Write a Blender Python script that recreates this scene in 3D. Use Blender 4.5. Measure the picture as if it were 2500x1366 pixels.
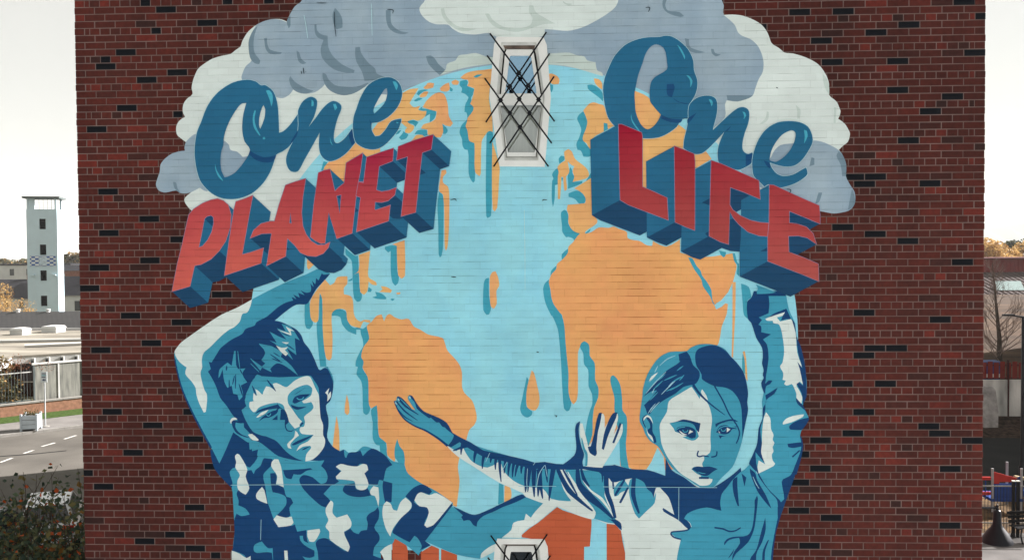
import bpy, bmesh, math, random
from mathutils import Vector, Matrix
from mathutils.geometry import tessellate_polygon
R = math.radians
scene = bpy.context.scene
for o in list(bpy.data.objects):
    bpy.data.objects.remove(o)

# ------------------------------------------------------------ camera
FPX = 2300.0                      # focal length in photo pixels (photo 2500 x 1366)
CAMX, CAMZ, CAMD = 5.175, 8.75, 10.06
PITCH, YAW, ROLL = 0.02767, 0.04440, -0.00690
ZTOP = CAMZ + 2.731               # height of the brick course counted as 0
def _rot():
    cx, sx, cy, sy, cz, sz = math.cos(PITCH), math.sin(PITCH), math.cos(YAW), math.sin(YAW), math.cos(ROLL), math.sin(ROLL)
    rx = Matrix(((1, 0, 0), (0, cx, -sx), (0, sx, cx)))
    ry = Matrix(((cy, 0, sy), (0, 1, 0), (-sy, 0, cy)))
    rz = Matrix(((cz, -sz, 0), (sz, cz, 0), (0, 0, 1)))
    return rz @ rx @ ry
RC = _rot()
def _w(v): return Vector((v[0], v[2], -v[1]))
CAM = Vector((CAMX, -CAMD, CAMZ))
AXR, AXD, AXF = _w(RC[0]), _w(RC[1]), _w(RC[2])
def ray(px, py):
    return AXR * ((px - 1250) / FPX) + AXD * ((py - 683) / FPX) + AXF
def at(px, py, Y=0.0):            # the point of the vertical plane y = Y seen at a photo pixel
    d = ray(px, py)
    return CAM + d * ((Y - CAM.y) / d.y)
def gnd(px, py, Z=0.0):           # the point of the level plane z = Z seen at a photo pixel
    d = ray(px, py)
    return CAM + d * ((Z - CAM.z) / d.z)
cam = bpy.data.cameras.new('camera')
cam.sensor_width = 36.0
cam.lens = FPX / 2500 * 36
cam.clip_start, cam.clip_end = 0.1, 9000
camo = bpy.data.objects.new('camera', cam)
scene.collection.objects.link(camo)
M = Matrix.Identity(4)
for i, a in enumerate((AXR, -AXD, -AXF)):
    M[0][i], M[1][i], M[2][i] = a
M[0][3], M[1][3], M[2][3] = CAM
camo.matrix_world = M
scene.camera = camo

# ------------------------------------------------------------ sky, sun, exposure
SUN_EL, SUN_AZ = R(26), math.atan2(0.86, 0.51)      # azimuth from +Y towards +X
world = bpy.data.worlds.new('World'); scene.world = world; world.use_nodes = True
nt = world.node_tree
bg = nt.nodes['Background']
sky = nt.nodes.new('ShaderNodeTexSky'); sky.sky_type = 'NISHITA'; sky.sun_disc = False
sky.sun_elevation, sky.sun_rotation = SUN_EL, SUN_AZ
sky.air_density, sky.dust_density, sky.ozone_density, sky.altitude = 1.0, 1.0, 1.0, 0
veil = nt.nodes.new('ShaderNodeMixRGB'); veil.inputs[0].default_value = 0.90        # even veil of thin high cloud over the blue
veil.inputs[2].default_value = (2.82, 2.76, 2.48, 1)
nt.links.new(sky.outputs[0], veil.inputs[1]); nt.links.new(veil.outputs[0], bg.inputs[0]); bg.inputs[1].default_value = 0.06
sl = bpy.data.lights.new('sun', 'SUN'); sl.energy = 5.0; sl.angle = R(0.5); sl.color = (1.0, 0.95, 0.93)
so = bpy.data.objects.new('sun', sl); scene.collection.objects.link(so)
sd = Vector((math.sin(SUN_AZ) * math.cos(SUN_EL), math.cos(SUN_AZ) * math.cos(SUN_EL), math.sin(SUN_EL)))
so.rotation_euler = sd.to_track_quat('Z', 'Y').to_euler()
so.location = (30, 20, 30)
vs = scene.view_settings
vs.view_transform = 'Standard'; vs.look = 'None'; vs.gamma = 1.0; vs.use_curve_mapping = False
vs.exposure = 2.04
scene.cycles.max_bounces = 6

# ------------------------------------------------------------ helpers
def lin(c):
    return tuple(((v / 255) / 12.92 if v / 255 <= 0.04045 else (((v / 255) + 0.055) / 1.055) ** 2.4) for v in c)
MATS = {}
def mat(name, col, rough=0.8, var=0.12, scale=3.0, bump=0.0, bscale=40.0, metal=0.0, spec=0.08, alt=None, altscale=1.0, stretch=(1, 1, 1)):
    """principled material with a noise-varied colour (optionally towards a second colour) and fine bump"""
    if name in MATS: return MATS[name]
    m = bpy.data.materials.new(name); m.use_nodes = True; MATS[name] = m
    n, l = m.node_tree.nodes, m.node_tree.links
    b = n['Principled BSDF']; b.inputs['Roughness'].default_value = rough; b.inputs['Metallic'].default_value = metal
    b.inputs['Specular IOR Level'].default_value = spec
    tc = n.new('ShaderNodeTexCoord'); mp = n.new('ShaderNodeMapping'); mp.inputs['Scale'].default_value = stretch
    l.new(tc.outputs['Object'], mp.inputs['Vector'])
    nz = n.new('ShaderNodeTexNoise'); nz.inputs['Scale'].default_value = scale; nz.inputs['Detail'].default_value = 5
    l.new(mp.outputs[0], nz.inputs['Vector'])
    r = n.new('ShaderNodeValToRGB'); r.color_ramp.elements[0].position = 0.3; r.color_ramp.elements[1].position = 0.7
    c0 = tuple(max(0, v * (1 - var)) for v in col); c1 = tuple(min(1, v * (1 + var)) for v in (alt or col))
    r.color_ramp.elements[0].color = (*c0, 1); r.color_ramp.elements[1].color = (*c1, 1)
    l.new(nz.outputs[0], r.inputs[0]); l.new(r.outputs[0], b.inputs['Base Color'])
    if bump:
        nb = n.new('ShaderNodeTexNoise'); nb.inputs['Scale'].default_value = bscale; nb.inputs['Detail'].default_value = 4
        l.new(mp.outputs[0], nb.inputs['Vector'])
        bm_ = n.new('ShaderNodeBump'); bm_.inputs['Strength'].default_value = bump; bm_.inputs['Distance'].default_value = 0.02
        l.new(nb.outputs[0], bm_.inputs['Height']); l.new(bm_.outputs[0], b.inputs['Normal'])
    return m
def link(o, parent=None):
    scene.collection.objects.link(o)
    if parent is not None:
        o.parent = parent
    return o
def tag(o, label=None, cat=None, group=None, kind=None):
    if label: o['label'] = label
    if cat: o['category'] = cat
    if group: o['group'] = group
    if kind: o['kind'] = kind
    return o
def empty(name, loc, rz=0.0):
    o = bpy.data.objects.new(name, None); o.location = loc; o.rotation_euler.z = rz; o.empty_display_size = 0.2
    return link(o)
class MB:
    """collects simple solids, then becomes ONE mesh object"""
    def __init__(s): s.v = []; s.f = []
    def add(s, vs_, fs):
        k = len(s.v); s.v += [tuple(v) for v in vs_]; s.f += [tuple(i + k for i in f) for f in fs]; return s
    def box(s, x0, x1, y0, y1, z0, z1):
        return s.add([(x0, y0, z0), (x1, y0, z0), (x1, y1, z0), (x0, y1, z0), (x0, y0, z1), (x1, y0, z1), (x1, y1, z1), (x0, y1, z1)],
                     [(0, 3, 2, 1), (4, 5, 6, 7), (0, 1, 5, 4), (1, 2, 6, 5), (2, 3, 7, 6), (3, 0, 4, 7)])
    def prism(s, pts, z0, z1):       # plan polygon (ccw) raised from z0 to z1
        n = len(pts)
        return s.add([(p[0], p[1], z0) for p in pts] + [(p[0], p[1], z1) for p in pts],
                     [tuple(range(n))[::-1], tuple(range(n, 2 * n))] + [(i, (i + 1) % n, n + (i + 1) % n, n + i) for i in range(n)])
    def extr(s, pts, off):           # polygon of 3D points swept by a vector
        n = len(pts); off = Vector(off)
        return s.add([tuple(p) for p in pts] + [tuple(Vector(p) + off) for p in pts],
                     [tuple(range(n)), tuple(range(n, 2 * n))[::-1]] + [(i, n + i, n + (i + 1) % n, (i + 1) % n) for i in range(n)])
    def tube(s, pts, rad, n=8, cap=True):
        pts = [Vector(p) for p in pts]
        rads = rad if isinstance(rad, (list, tuple)) else [rad] * len(pts)
        k = len(s.v); prev = None
        for i, p in enumerate(pts):
            d = (pts[min(i + 1, len(pts) - 1)] - pts[max(i - 1, 0)]).normalized()
            a = (Vector((0, 0, 1)) if abs(d.z) < 0.9 else Vector((1, 0, 0))) if prev is None else prev
            u = (a - d * a.dot(d)).normalized(); w = d.cross(u); prev = u
            for j in range(n):
                t = 2 * math.pi * j / n
                s.v.append(tuple(p + (u * math.cos(t) + w * math.sin(t)) * rads[i]))
        for i in range(len(pts) - 1):
            for j in range(n):
                a0, a1 = k + i * n + j, k + i * n + (j + 1) % n
                s.f.append((a0, a1, a1 + n, a0 + n))
        if cap:
            s.f.append(tuple(range(k, k + n))[::-1]); s.f.append(tuple(range(k + (len(pts) - 1) * n, k + len(pts) * n)))
        return s
    def lathe(s, prof, n=24, c=(0, 0, 0)):   # (radius, z) profile about the z axis
        k = len(s.v)
        for r_, z in prof:
            for j in range(n):
                t = 2 * math.pi * j / n; s.v.append((c[0] + r_ * math.cos(t), c[1] + r_ * math.sin(t), c[2] + z))
        for i in range(len(prof) - 1):
            for j in range(n):
                a0, a1 = k + i * n + j, k + i * n + (j + 1) % n
                s.f.append((a0, a1, a1 + n, a0 + n))
        s.f.append(tuple(range(k, k + n))[::-1]); s.f.append(tuple(range(k + (len(prof) - 1) * n, k + len(prof) * n)))
        return s
    def build(s, name, m, parent=None, smooth=False):
        me = bpy.data.meshes.new(name); me.from_pydata(s.v, [], s.f); me.update()
        if smooth: me.polygons.foreach_set('use_smooth', [True] * len(me.polygons))
        if m: me.materials.append(m)
        return link(bpy.data.objects.new(name, me), parent)
def inst(name, me, parent=None, loc=(0, 0, 0), rot=(0, 0, 0), sc=(1, 1, 1)):
    o = bpy.data.objects.new(name, me); o.location = loc; o.rotation_euler = rot; o.scale = sc
    return link(o, parent)
# ------------------------------------------------------------ the painted wall: paint engine
COURSE, STR = 0.075, 0.225
KP = 1.2
PAINT = dict(W=(209, 219, 217), G=(141, 162, 180), GD=(112, 135, 150), WS=(190, 204, 200), LB=(149, 212, 236), TE=(64, 156, 180),
             OR=(250, 177, 114), OD=(248, 167, 107), RO=(188, 92, 62), BL=(38, 101, 137), DB=(28, 69, 104), DS=(25, 74, 120), HL=(72, 165, 190),
             OL=(142, 128, 158), NV=(21, 64, 112), MB=(64, 150, 178), SW=(210, 221, 219), CK=(150, 196, 212), DK=(35, 52, 64), EDGE=(178, 214, 220))
def paint_mat(key, ramp=None):
    name = 'paint_' + key
    if name in MATS: return MATS[name]
    m = bpy.data.materials.new(name); m.use_nodes = True; MATS[name] = m
    n, l = m.node_tree.nodes, m.node_tree.links
    b = n['Principled BSDF']; b.inputs['Roughness'].default_value = 0.7; b.inputs['Specular IOR Level'].default_value = 0.1
    tc = n.new('ShaderNodeTexCoord')
    def math_(op, a=None, b_=None, va=0.0, vb=0.0):
        k = n.new('ShaderNodeMath'); k.operation = op
        k.inputs[0].default_value = va; k.inputs[1].default_value = vb
        if a is not None: l.new(a, k.inputs[0])
        if b_ is not None: l.new(b_, k.inputs[1])
        return k.outputs[0]
    def noise(scale, vec, det=3):
        k = n.new('ShaderNodeTexNoise'); k.inputs['Scale'].default_value = scale; k.inputs['Detail'].default_value = det
        l.new(vec, k.inputs['Vector']); return k.outputs[0]
    def ramp_(fac, p0, p1, c0=(0, 0, 0, 1), c1=(1, 1, 1, 1)):
        k = n.new('ShaderNodeValToRGB'); k.color_ramp.elements[0].position = p0; k.color_ramp.elements[1].position = p1
        k.color_ramp.elements[0].color = c0; k.color_ramp.elements[1].color = c1
        l.new(fac, k.inputs[0]); return k.outputs[0]
    def mapped(sx, sy, sz):
        k = n.new('ShaderNodeMapping'); k.inputs['Scale'].default_value = (sx, sy, sz); l.new(tc.outputs['Object'], k.inputs['Vector']); return k.outputs[0]
    sep = n.new('ShaderNodeSeparateXYZ'); l.new(tc.outputs['Object'], sep.inputs[0])
    if ramp:                                     # sprayed fade from one colour to another up the letters
        z0, c0, z1, c1 = ramp
        mr = n.new('ShaderNodeMapRange'); mr.inputs[1].default_value = z0; mr.inputs[2].default_value = z1
        l.new(sep.outputs[2], mr.inputs[0])
        wob = math_('ADD', mr.outputs[0], math_('MULTIPLY', math_('SUBTRACT', noise(1.4, tc.outputs['Object']), None, 0, 0.5), None, 0, 0.5))
        base = ramp_(wob, 0.0, 1.0, (*[v * KP for v in lin(c0)], 1), (*[v * KP for v in lin(c1)], 1))
    else:
        rgb = n.new('ShaderNodeRGB'); rgb.outputs[0].default_value = (*[min(0.92, v * KP) for v in lin(PAINT[key])], 1); base = rgb.outputs[0]
    if key in ('OR', 'OD', 'G', 'LB'):                # second roller coat of a slightly different mix showing in patches
        c2 = {'OR': (240, 160, 112), 'OD': (236, 152, 104), 'G': (160, 178, 190), 'LB': (136, 203, 228)}[key]
        k = n.new('ShaderNodeMixRGB'); k.inputs[2].default_value = (*[min(0.92, v * KP) for v in lin(c2)], 1); l.new(base, k.inputs[1])
        l.new(math_('MULTIPLY', ramp_(noise(1.3, mapped(1.6, 1, 0.9), 6), 0.42, 0.66), None, 0, 0.75), k.inputs[0]); base = k.outputs[0]
    # brushed unevenness of the coat, brick by brick and patch by patch
    def mul(c, f):
        k = n.new('ShaderNodeMixRGB'); k.blend_type = 'MULTIPLY'; k.inputs[0].default_value = 1; l.new(c, k.inputs[1]); l.new(f, k.inputs[2]); return k.outputs[0]
    base = mul(base, ramp_(noise(1.1, mapped(1, 1, 1.6), 5), 0.25, 0.75, (0.87, 0.87, 0.87, 1), (1.06, 1.06, 1.06, 1)))
    base = mul(base, ramp_(noise(9, mapped(0.5, 1, 1.4), 4), 0.3, 0.7, (0.955, 0.955, 0.955, 1), (1.03, 1.03, 1.03, 1)))
    # open hairline along the bed joints where the coat did not bridge
    ph = math_('FRACT', math_('DIVIDE', math_('SUBTRACT', sep.outputs[2], None, 0, ZTOP + COURSE / 2), None, 0, COURSE))
    dj = math_('ABSOLUTE', math_('SUBTRACT', ph, None, 0, 0.5))
    joint = ramp_(dj, 0.445, 0.48)
    gap = ramp_(noise(1.0, mapped(3.2, 1, 13.4), 3), 0.46 if key in ('OR', 'OD', 'RO') else 0.49, 0.56 if key in ('OR', 'OD', 'RO') else 0.60)
    patch = ramp_(noise(0.7, tc.outputs['Object'], 2), 0.36, 0.66, (0.25, 0.25, 0.25, 1), (1, 1, 1, 1))
    f = math_('MULTIPLY', math_('MULTIPLY', joint, gap), patch)
    # every brick under the coat: its own slight tone, and its upright joints
    rowf = math_('DIVIDE', math_('SUBTRACT', None, sep.outputs[2], ZTOP + COURSE / 2, 0), None, 0, COURSE)
    row = math_('FLOOR', rowf); r4 = math_('MODULO', math_('ADD', row, None, 0, 400), None, 0, 4)
    ish = math_('LESS_THAN', r4, None, 0, 0.5); is2 = math_('COMPARE', r4, None, 0, 2); is2.node.inputs[2].default_value = 0.25
    u = math_('MULTIPLY', math_('DIVIDE', sep.outputs[0], None, 0, STR), math_('ADD', ish, None, 0, 1))
    u = math_('ADD', u, math_('MULTIPLY', math_('ADD', ish, is2), None, 0, 0.5))
    col = math_('FLOOR', u); uf = math_('ABSOLUTE', math_('SUBTRACT', math_('FRACT', u), None, 0, 0.5))
    cb = n.new('ShaderNodeCombineXYZ'); l.new(row, cb.inputs[0]); l.new(col, cb.inputs[1])
    wn = n.new('ShaderNodeTexWhiteNoise'); wn.noise_dimensions = '2D'; l.new(cb.outputs[0], wn.inputs['Vector'])
    base = mul(base, ramp_(wn.outputs['Value'], 0.0, 1.0, (0.962, 0.962, 0.962, 1), (1.018, 1.018, 1.018, 1)))
    upr = math_('MULTIPLY', ramp_(uf, 0.468, 0.488), ramp_(noise(1.0, mapped(6, 1, 9), 3), 0.42, 0.62))
    every = math_('ADD', math_('MULTIPLY', joint, None, 0, 0.16), math_('MULTIPLY', upr, None, 0, 0.18))
    f = math_('MINIMUM', math_('ADD', f, every), None, 0, 1.0)
    k = n.new('ShaderNodeMixRGB'); k.blend_type = 'MULTIPLY'; l.new(math_('MULTIPLY', f, None, 0, 0.85), k.inputs[0]); l.new(base, k.inputs[1])
    k.inputs[2].default_value = (0.42, 0.42, 0.42, 1) if key not in ('OR', 'OD') else (0.46, 0.24, 0.14, 1)
    l.new(k.outputs[0], b.inputs['Base Color'])
    hh = math_('ADD', noise(70, tc.outputs['Object'], 3), math_('MULTIPLY', noise(14, mapped(0.7, 1, 1), 2), None, 0, 1.6))
    bp = n.new('ShaderNodeBump'); bp.inputs['Strength'].default_value = 0.35; bp.inputs['Distance'].default_value = 0.004
    l.new(hh, bp.inputs['Height']); l.new(bp.outputs[0], b.inputs['Normal'])
    return m

TILES = dict(P=(0, 0, 1), A1=(180, 0, 5), A2=(600, 0, 5), A3=(1050, 0, 5), A4=(1500, 0, 5), A5=(1950, 0, 5),
             B1=(380, 250, 5), B2=(820, 250, 5), B3=(1250, 250, 5), B4=(1640, 250, 5), C1=(380, 500, 5), C2=(820, 500, 5), C3=(1250, 500, 5), C4=(1640, 500, 5),
             D1=(400, 700, 5), D2=(820, 750, 5), D3=(1250, 750, 5), D4=(1540, 700, 5), E1=(400, 880, 5), E2=(860, 940, 5), E3=(1250, 940, 5), E4=(1540, 880, 5),
             F1=(500, 1096, 5), F2=(900, 1096, 5), F3=(1250, 1096, 5), F4=(1540, 1096, 5))
def pts_(tile, s):
    ox, oy, k = TILES[tile]
    a = [float(t) for t in s.replace(',', ' ').split()]
    if tile[0] == 'F':                                # what runs off the bottom of the picture carries on down the wall
        a = [2900.0 if i % 2 and 1480 <= v <= 1500 else v for i, v in enumerate(a)]
    return [(ox + a[i] / k, oy + a[i + 1] / k) for i in range(0, len(a), 2)]
def curve(p, n=3, closed=True, sharp=62):
    out = []; m = len(p)
    def tan(i):
        if not closed and i in (0, m - 1): return (0, 0)
        a, b, c = p[(i - 1) % m], p[i], p[(i + 1) % m]
        u, v = (b[0] - a[0], b[1] - a[1]), (c[0] - b[0], c[1] - b[1])
        lu, lv = math.hypot(*u), math.hypot(*v)
        if lu < 1e-6 or lv < 1e-6: return (0, 0)
        ang = math.degrees(math.acos(max(-1, min(1, (u[0] * v[0] + u[1] * v[1]) / lu / lv))))
        if ang > sharp: return (0, 0)
        d = (c[0] - a[0], c[1] - a[1]); ld = math.hypot(*d)
        return (d[0] / ld, d[1] / ld)
    for i in range(m if closed else m - 1):
        p0, p1 = p[i], p[(i + 1) % m]; L = math.hypot(p1[0] - p0[0], p1[1] - p0[1])
        t0, t1 = tan(i), tan((i + 1) % m)
        k = n if L > 2.5 else 1
        for j in range(k):
            t = j / k; h00 = 2 * t ** 3 - 3 * t * t + 1; h10 = t ** 3 - 2 * t * t + t; h01 = -2 * t ** 3 + 3 * t * t; h11 = t ** 3 - t * t
            out.append((h00 * p0[0] + h10 * L * .9 * t0[0] + h01 * p1[0] + h11 * L * .9 * t1[0], h00 * p0[1] + h10 * L * .9 * t0[1] + h01 * p1[1] + h11 * L * .9 * t1[1]))
    if not closed: out.append(p[-1])
    return out
def stroke(p, w0, w1=None, w2=None):
    """a brush stroke: a polygon around an open line, width w0 (photo px) to w1 to w2"""
    p = curve(p, 4, False, 120); n = len(p); L, Rr = [], []
    for i, q in enumerate(p):
        a, b = p[max(i - 1, 0)], p[min(i + 1, n - 1)]
        d = (b[0] - a[0], b[1] - a[1]); ld = math.hypot(*d) or 1
        t = i / (n - 1)
        w = w0 if w1 is None else (w0 + (w1 - w0) * t if w2 is None else (w0 + (w1 - w0) * 2 * t if t < .5 else w1 + (w2 - w1) * (2 * t - 1)))
        nx, ny = -d[1] / ld * w / 2, d[0] / ld * w / 2
        L.append((q[0] + nx, q[1] + ny)); Rr.append((q[0] - nx, q[1] - ny))
    return L + Rr[::-1]
def offset(p, r):
    A = sum(p[i][0] * p[(i + 1) % len(p)][1] - p[(i + 1) % len(p)][0] * p[i][1] for i in range(len(p)))
    s = 1 if A > 0 else -1; out = []; n = len(p)
    for i in range(n):
        a, b, c = p[i - 1], p[i], p[(i + 1) % n]
        u, v = (b[0] - a[0], b[1] - a[1]), (c[0] - b[0], c[1] - b[1])
        lu, lv = math.hypot(*u) or 1, math.hypot(*v) or 1
        nu, nv = (u[1] / lu * s, -u[0] / lu * s), (v[1] / lv * s, -v[0] / lv * s)
        m_ = (nu[0] + nv[0], nu[1] + nv[1]); q = max(0.35, (m_[0] ** 2 + m_[1] ** 2) / 2)
        out.append((b[0] + m_[0] / q * r, b[1] + m_[1] / q * r))
    return out
COAT = [0]
STEP = 2.2e-5
def sheet(name, loops_list, m, parent):
    """one coat of paint: polygons (with holes) on the wall face, following the shallow groove of every bed joint"""
    if parent is not None and parent.parent is not None and parent.parent.parent is not None: parent = parent.parent
    bm = bmesh.new()
    for loops in loops_list:
        COAT[0] += 1
        y = -(0.0022 + COAT[0] * STEP)
        vv = [[Vector((q.x, q.z, 0)) for q in (at(x, yy) for x, yy in lp)] for lp in loops]
        flat = [v for lp in vv for v in lp]
        bv = [bm.verts.new((v.x, y, v.y)) for v in flat]
        for t in tessellate_polygon(vv):
            a, b, c = (bv[i] for i in t)
            if len({a, b, c}) < 3: continue
            cr = (b.co - a.co).cross(c.co - a.co)
            if cr.length < 1e-9: continue
            try: bm.faces.new((a, b, c) if cr.y < 0 else (a, c, b))
            except ValueError: pass
    if not bm.faces:
        bm.free(); return None
    zs = [v.co.z for v in bm.verts]; z0, z1 = min(zs), max(zs)
    k0 = math.floor((ZTOP + COURSE / 2 - z1) / COURSE); k1 = math.ceil((ZTOP + COURSE / 2 - z0) / COURSE)
    for k in range(k0, k1 + 1):
        zj = ZTOP + COURSE / 2 - k * COURSE
        for dz in (-0.007, 0.0, 0.007):
            if z0 < zj + dz < z1:
                g = bm.verts[:] + bm.edges[:] + bm.faces[:]
                bmesh.ops.bisect_plane(bm, geom=g, dist=1e-6, plane_co=(0, 0, zj + dz), plane_no=(0, 0, 1))
    for v in bm.verts:
        k = (ZTOP + COURSE / 2 - v.co.z) / COURSE
        v.co.y += 0.0028 * max(0.0, 1 - abs(k - round(k)) * COURSE / 0.007)
    me = bpy.data.meshes.new(name); bm.to_mesh(me); bm.free(); me.materials.append(m)
    return link(bpy.data.objects.new(name, me), parent)
mural = empty('mural', (0, 0, 0))
tag(mural, 'painted mural of a dripping globe and two children with lettering on a brick wall', 'mural')
HOLES = []
def S(parent, name, key, tile, s, smooth=True, holes=(), m=None, line=None, extra=()):
    p = pts_(tile, s)
    if line: p = stroke(p, *line)
    elif smooth: p = curve(p)
    loops = [p] + [(curve(pts_(t, h)) if smooth and t != 'P0' else pts_(t if t != 'P0' else 'P', h)) for t, h in holes]
    o = sheet(name, [loops] + [[curve(pts_(tile, e))] for e in extra], m or paint_mat(key), parent)
    return o
# ------------------------------------------------------------ the mural itself, painted from the back coat to the last stroke
H1 = '1222 101 1311 102 1326 158 1340 238 1319 392 1229 392 1207 235 1214 158'          # openings of the two windows
H2 = '1224 1325 1313 1326 1328 1382 1342 1462 1321 1616 1231 1616 1209 1459 1216 1382'
WH = [('P0', H1)]
cl = S(mural, 'cloud', 'W', 'P', '738 -70 738 0 720 16 709 34 700 53 688 48 668 47 648 51 628 60 612 72 604 80 592 100 587 114 576 122 563 132 540 137 518 144 500 155 484 168 475 186 470 202 468 216 470 230 457 241 448 254 446 270 448 278 452 285 440 293 432 304 430 318 433 330 442 338 454 347 452 356 452 368 440 369 420 375 402 388 392 402 390 420 383 440 381 452 388 465 404 470 430 465 440 471 454 472 467 469 454 480 450 488 454 498 468 514 520 540 640 560 780 545 1000 600 1500 600 1900 540 2002 515 2012 517 2036 521 2056 518 2072 514 2083 504 2088 488 2086 468 2076 452 2065 430 2066 402 2058 380 2048 366 2058 356 2070 346 2075 327 2072 318 2062 302 2046 290 2050 282 2052 272 2051 268 2042 248 2024 232 2024 206 2018 186 2004 164 1990 152 1966 140 1936 131 1916 129 1902 118 1884 106 1877 88 1870 74 1858 60 1840 49 1814 39 1788 36 1767 37 1765 30 1767 14 1762 0 1762 -70', holes=WH)
S(cl, 'grey_cloud', 'G', 'P', '738 -70 738 0 720 16 709 34 700 55 688 50 668 47 648 51 628 60 622 68 612 86 607 104 608 128 614 148 600 162 592 180 590 192 620 230 676 238 690 240 706 232 716 219 728 226 748 229 770 225 786 214 793 206 800 216 818 228 840 233 864 228 884 217 898 206 930 230 983 230 1050 420 1500 420 1660 380 1740 314 1770 286 1770 256 1774 245 1800 248 1828 240 1838 233 1844 216 1852 194 1862 176 1864 152 1858 128 1848 110 1832 96 1812 88 1802 80 1794 62 1780 48 1767 37 1765 30 1767 14 1762 0 1762 -70', holes=WH)
S(cl, 'grey_cloud', 'G', 'B1', '370 485 430 420 490 385 700 420 840 470 895 520 915 580 990 600 1040 640 1065 665 1130 655 1150 800 900 950 640 1080 590 1075 540 1040 435 1095 370 1110 300 1105 250 1075 120 1100 40 1075 5 1010 15 950 50 850 60 760 110 690 200 625 300 595 360 590 352 555')
S(cl, 'grey_cloud', 'G', 'B4', '1190 690 1250 590 1330 520 1480 500 1720 465 1830 480 1950 530 2040 585 2090 650 2130 760 2125 900 2180 1010 2230 1090 2240 1190 2215 1270 2160 1320 2080 1342 1980 1355 1860 1335 1810 1325 1500 1200 1000 1000 800 830 900 760 960 720')
for t, s in (('A2', '35 520 60 430 110 350 145 320 110 420 95 540 110 650 175 740 165 785 110 775 60 720 40 640'), ('A2', '225 470 260 465 265 540 300 610 440 640 430 660 300 660 245 600'),
             ('A2', '840 300 865 300 870 370 920 420 1000 440 1000 480 1010 580 1060 680 1180 790 1330 860 1320 890 1220 890 1080 850 980 770 930 700 915 600 950 490 880 460 845 400'),
             ('A2', '1340 580 1395 575 1410 650 1500 770 1580 840 1600 900 1700 940 1560 980 1450 990 1420 880 1350 750 1335 650'), ('A2', '1710 130 1770 120 1775 280 1820 340 1900 385 1990 400 1930 420 1820 400 1745 340 1715 250'),
             ('A2', '620 620 650 640 680 720 740 770 690 785 640 740'), ('A2', '545 930 600 1000 680 1050 760 1090 830 1110 740 1145 640 1130 570 1080 530 980'),
             ('A2', '940 890 980 910 1010 970 1090 1040 1200 1060 1350 1060 1490 1010 1490 1030 1420 1085 1320 1140 1200 1165 1090 1140 1000 1080 940 960'), ('A2', '2200 690 2260 680 2310 720 2350 780 2440 860 2370 920 2300 860 2230 780'),
             ('A2', '1060 180 1090 100 1150 170 1180 250 1180 340 1110 360 1070 280'), ('A2', '500 260 545 190 545 320 525 350'), ('A4', '590 0 640 0 620 60 650 130 790 150 850 200 800 210 650 160 590 90'),
             ('A4', '860 470 910 480 920 570 1000 610 1110 640 1000 650 900 610'), ('A4', '1180 600 1210 600 1230 650 1300 665 1240 690 1190 650'), ('A4', '1370 1165 1690 1165 1640 1200 1500 1240 1380 1225'),
             ('B4', '2040 600 2090 650 2130 760 2125 900 2080 900 2060 760 2010 650'), ('B4', '2200 1050 2240 1190 2215 1270 2150 1310 2180 1150'), ('B4', '1705 670 1740 680 1740 760 1680 780'), ('B4', '1790 1100 1835 1100 1800 1210 1750 1240'),
             ('B1', '215 970 250 980 265 1040 300 1100 260 1080 225 1030')):
    S(cl, 'cloud_shading', 'GD', t, s)
tw = S(cl, 'white_cloud', 'SW', 'P', '1038 -70 1038 0 1024 20 1030 38 1048 54 1066 60 1094 61 1104 70 1124 81 1160 85 1194 81 1204 88 1270 96 1330 88 1330 72 1350 73 1386 76 1420 68 1450 54 1480 36 1502 18 1510 0 1510 -70')
for t, s in (('A3', '130 110 170 100 200 200 330 320 560 360 400 385 270 330 160 220'), ('A3', '670 170 720 170 760 240 900 330 1080 345 1220 310 1250 220 1210 160 1210 70 1260 70 1290 150 1450 250 1530 290 1380 300 1260 340 1080 390 900 370 760 310'),
             ('A3', '1620 10 1660 40 1740 50 1690 70 1630 40'), ('B4', '1160 110 1185 120 1175 210 1110 262 1070 262 1140 200'), ('B4', '1510 30 1570 90 1560 200 1530 200 1530 100'), ('A5', '290 900 340 960 370 1060 372 1150 330 1100 300 1000'), ('B4', '1980 60 2010 60 2000 250 1975 250')):
    S(cl, 'cloud_shading', 'WS', t, s)
arcl = [(1278 + 670 * math.cos(math.radians(a)), 825 + 670 * math.sin(math.radians(a))) for a in [-232 + 2 * k for k in range(143)]]
notch = '1213 158 1206 235 1228 393 1320 393 1341 238 1327 159'
gl_pts = ' '.join('%.1f %.1f' % q for q in arcl if q[0] < 1211 and q[1] < 1342) + ' ' + notch + ' ' + ' '.join('%.1f %.1f' % q for q in arcl if q[0] > 1330)
gl = S(mural, 'globe', 'LB', 'P', '1030 1690 1030 1342 ' + gl_pts + ' 1640 1690', smooth=False, holes=[('P0', H2)])
for t, s in (('A3', '120 920 190 850 210 780 310 740 350 680 450 665 560 650 680 690 770 700 760 780 500 815 300 860'), ('A3', '1400 660 1550 650 1700 645 1800 680 1880 690 1920 740 2020 760 2040 860 2100 890 2110 935 1900 870 1650 805 1410 790')):
    S(cl, 'cloud_puff', 'WS', t, s)
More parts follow.
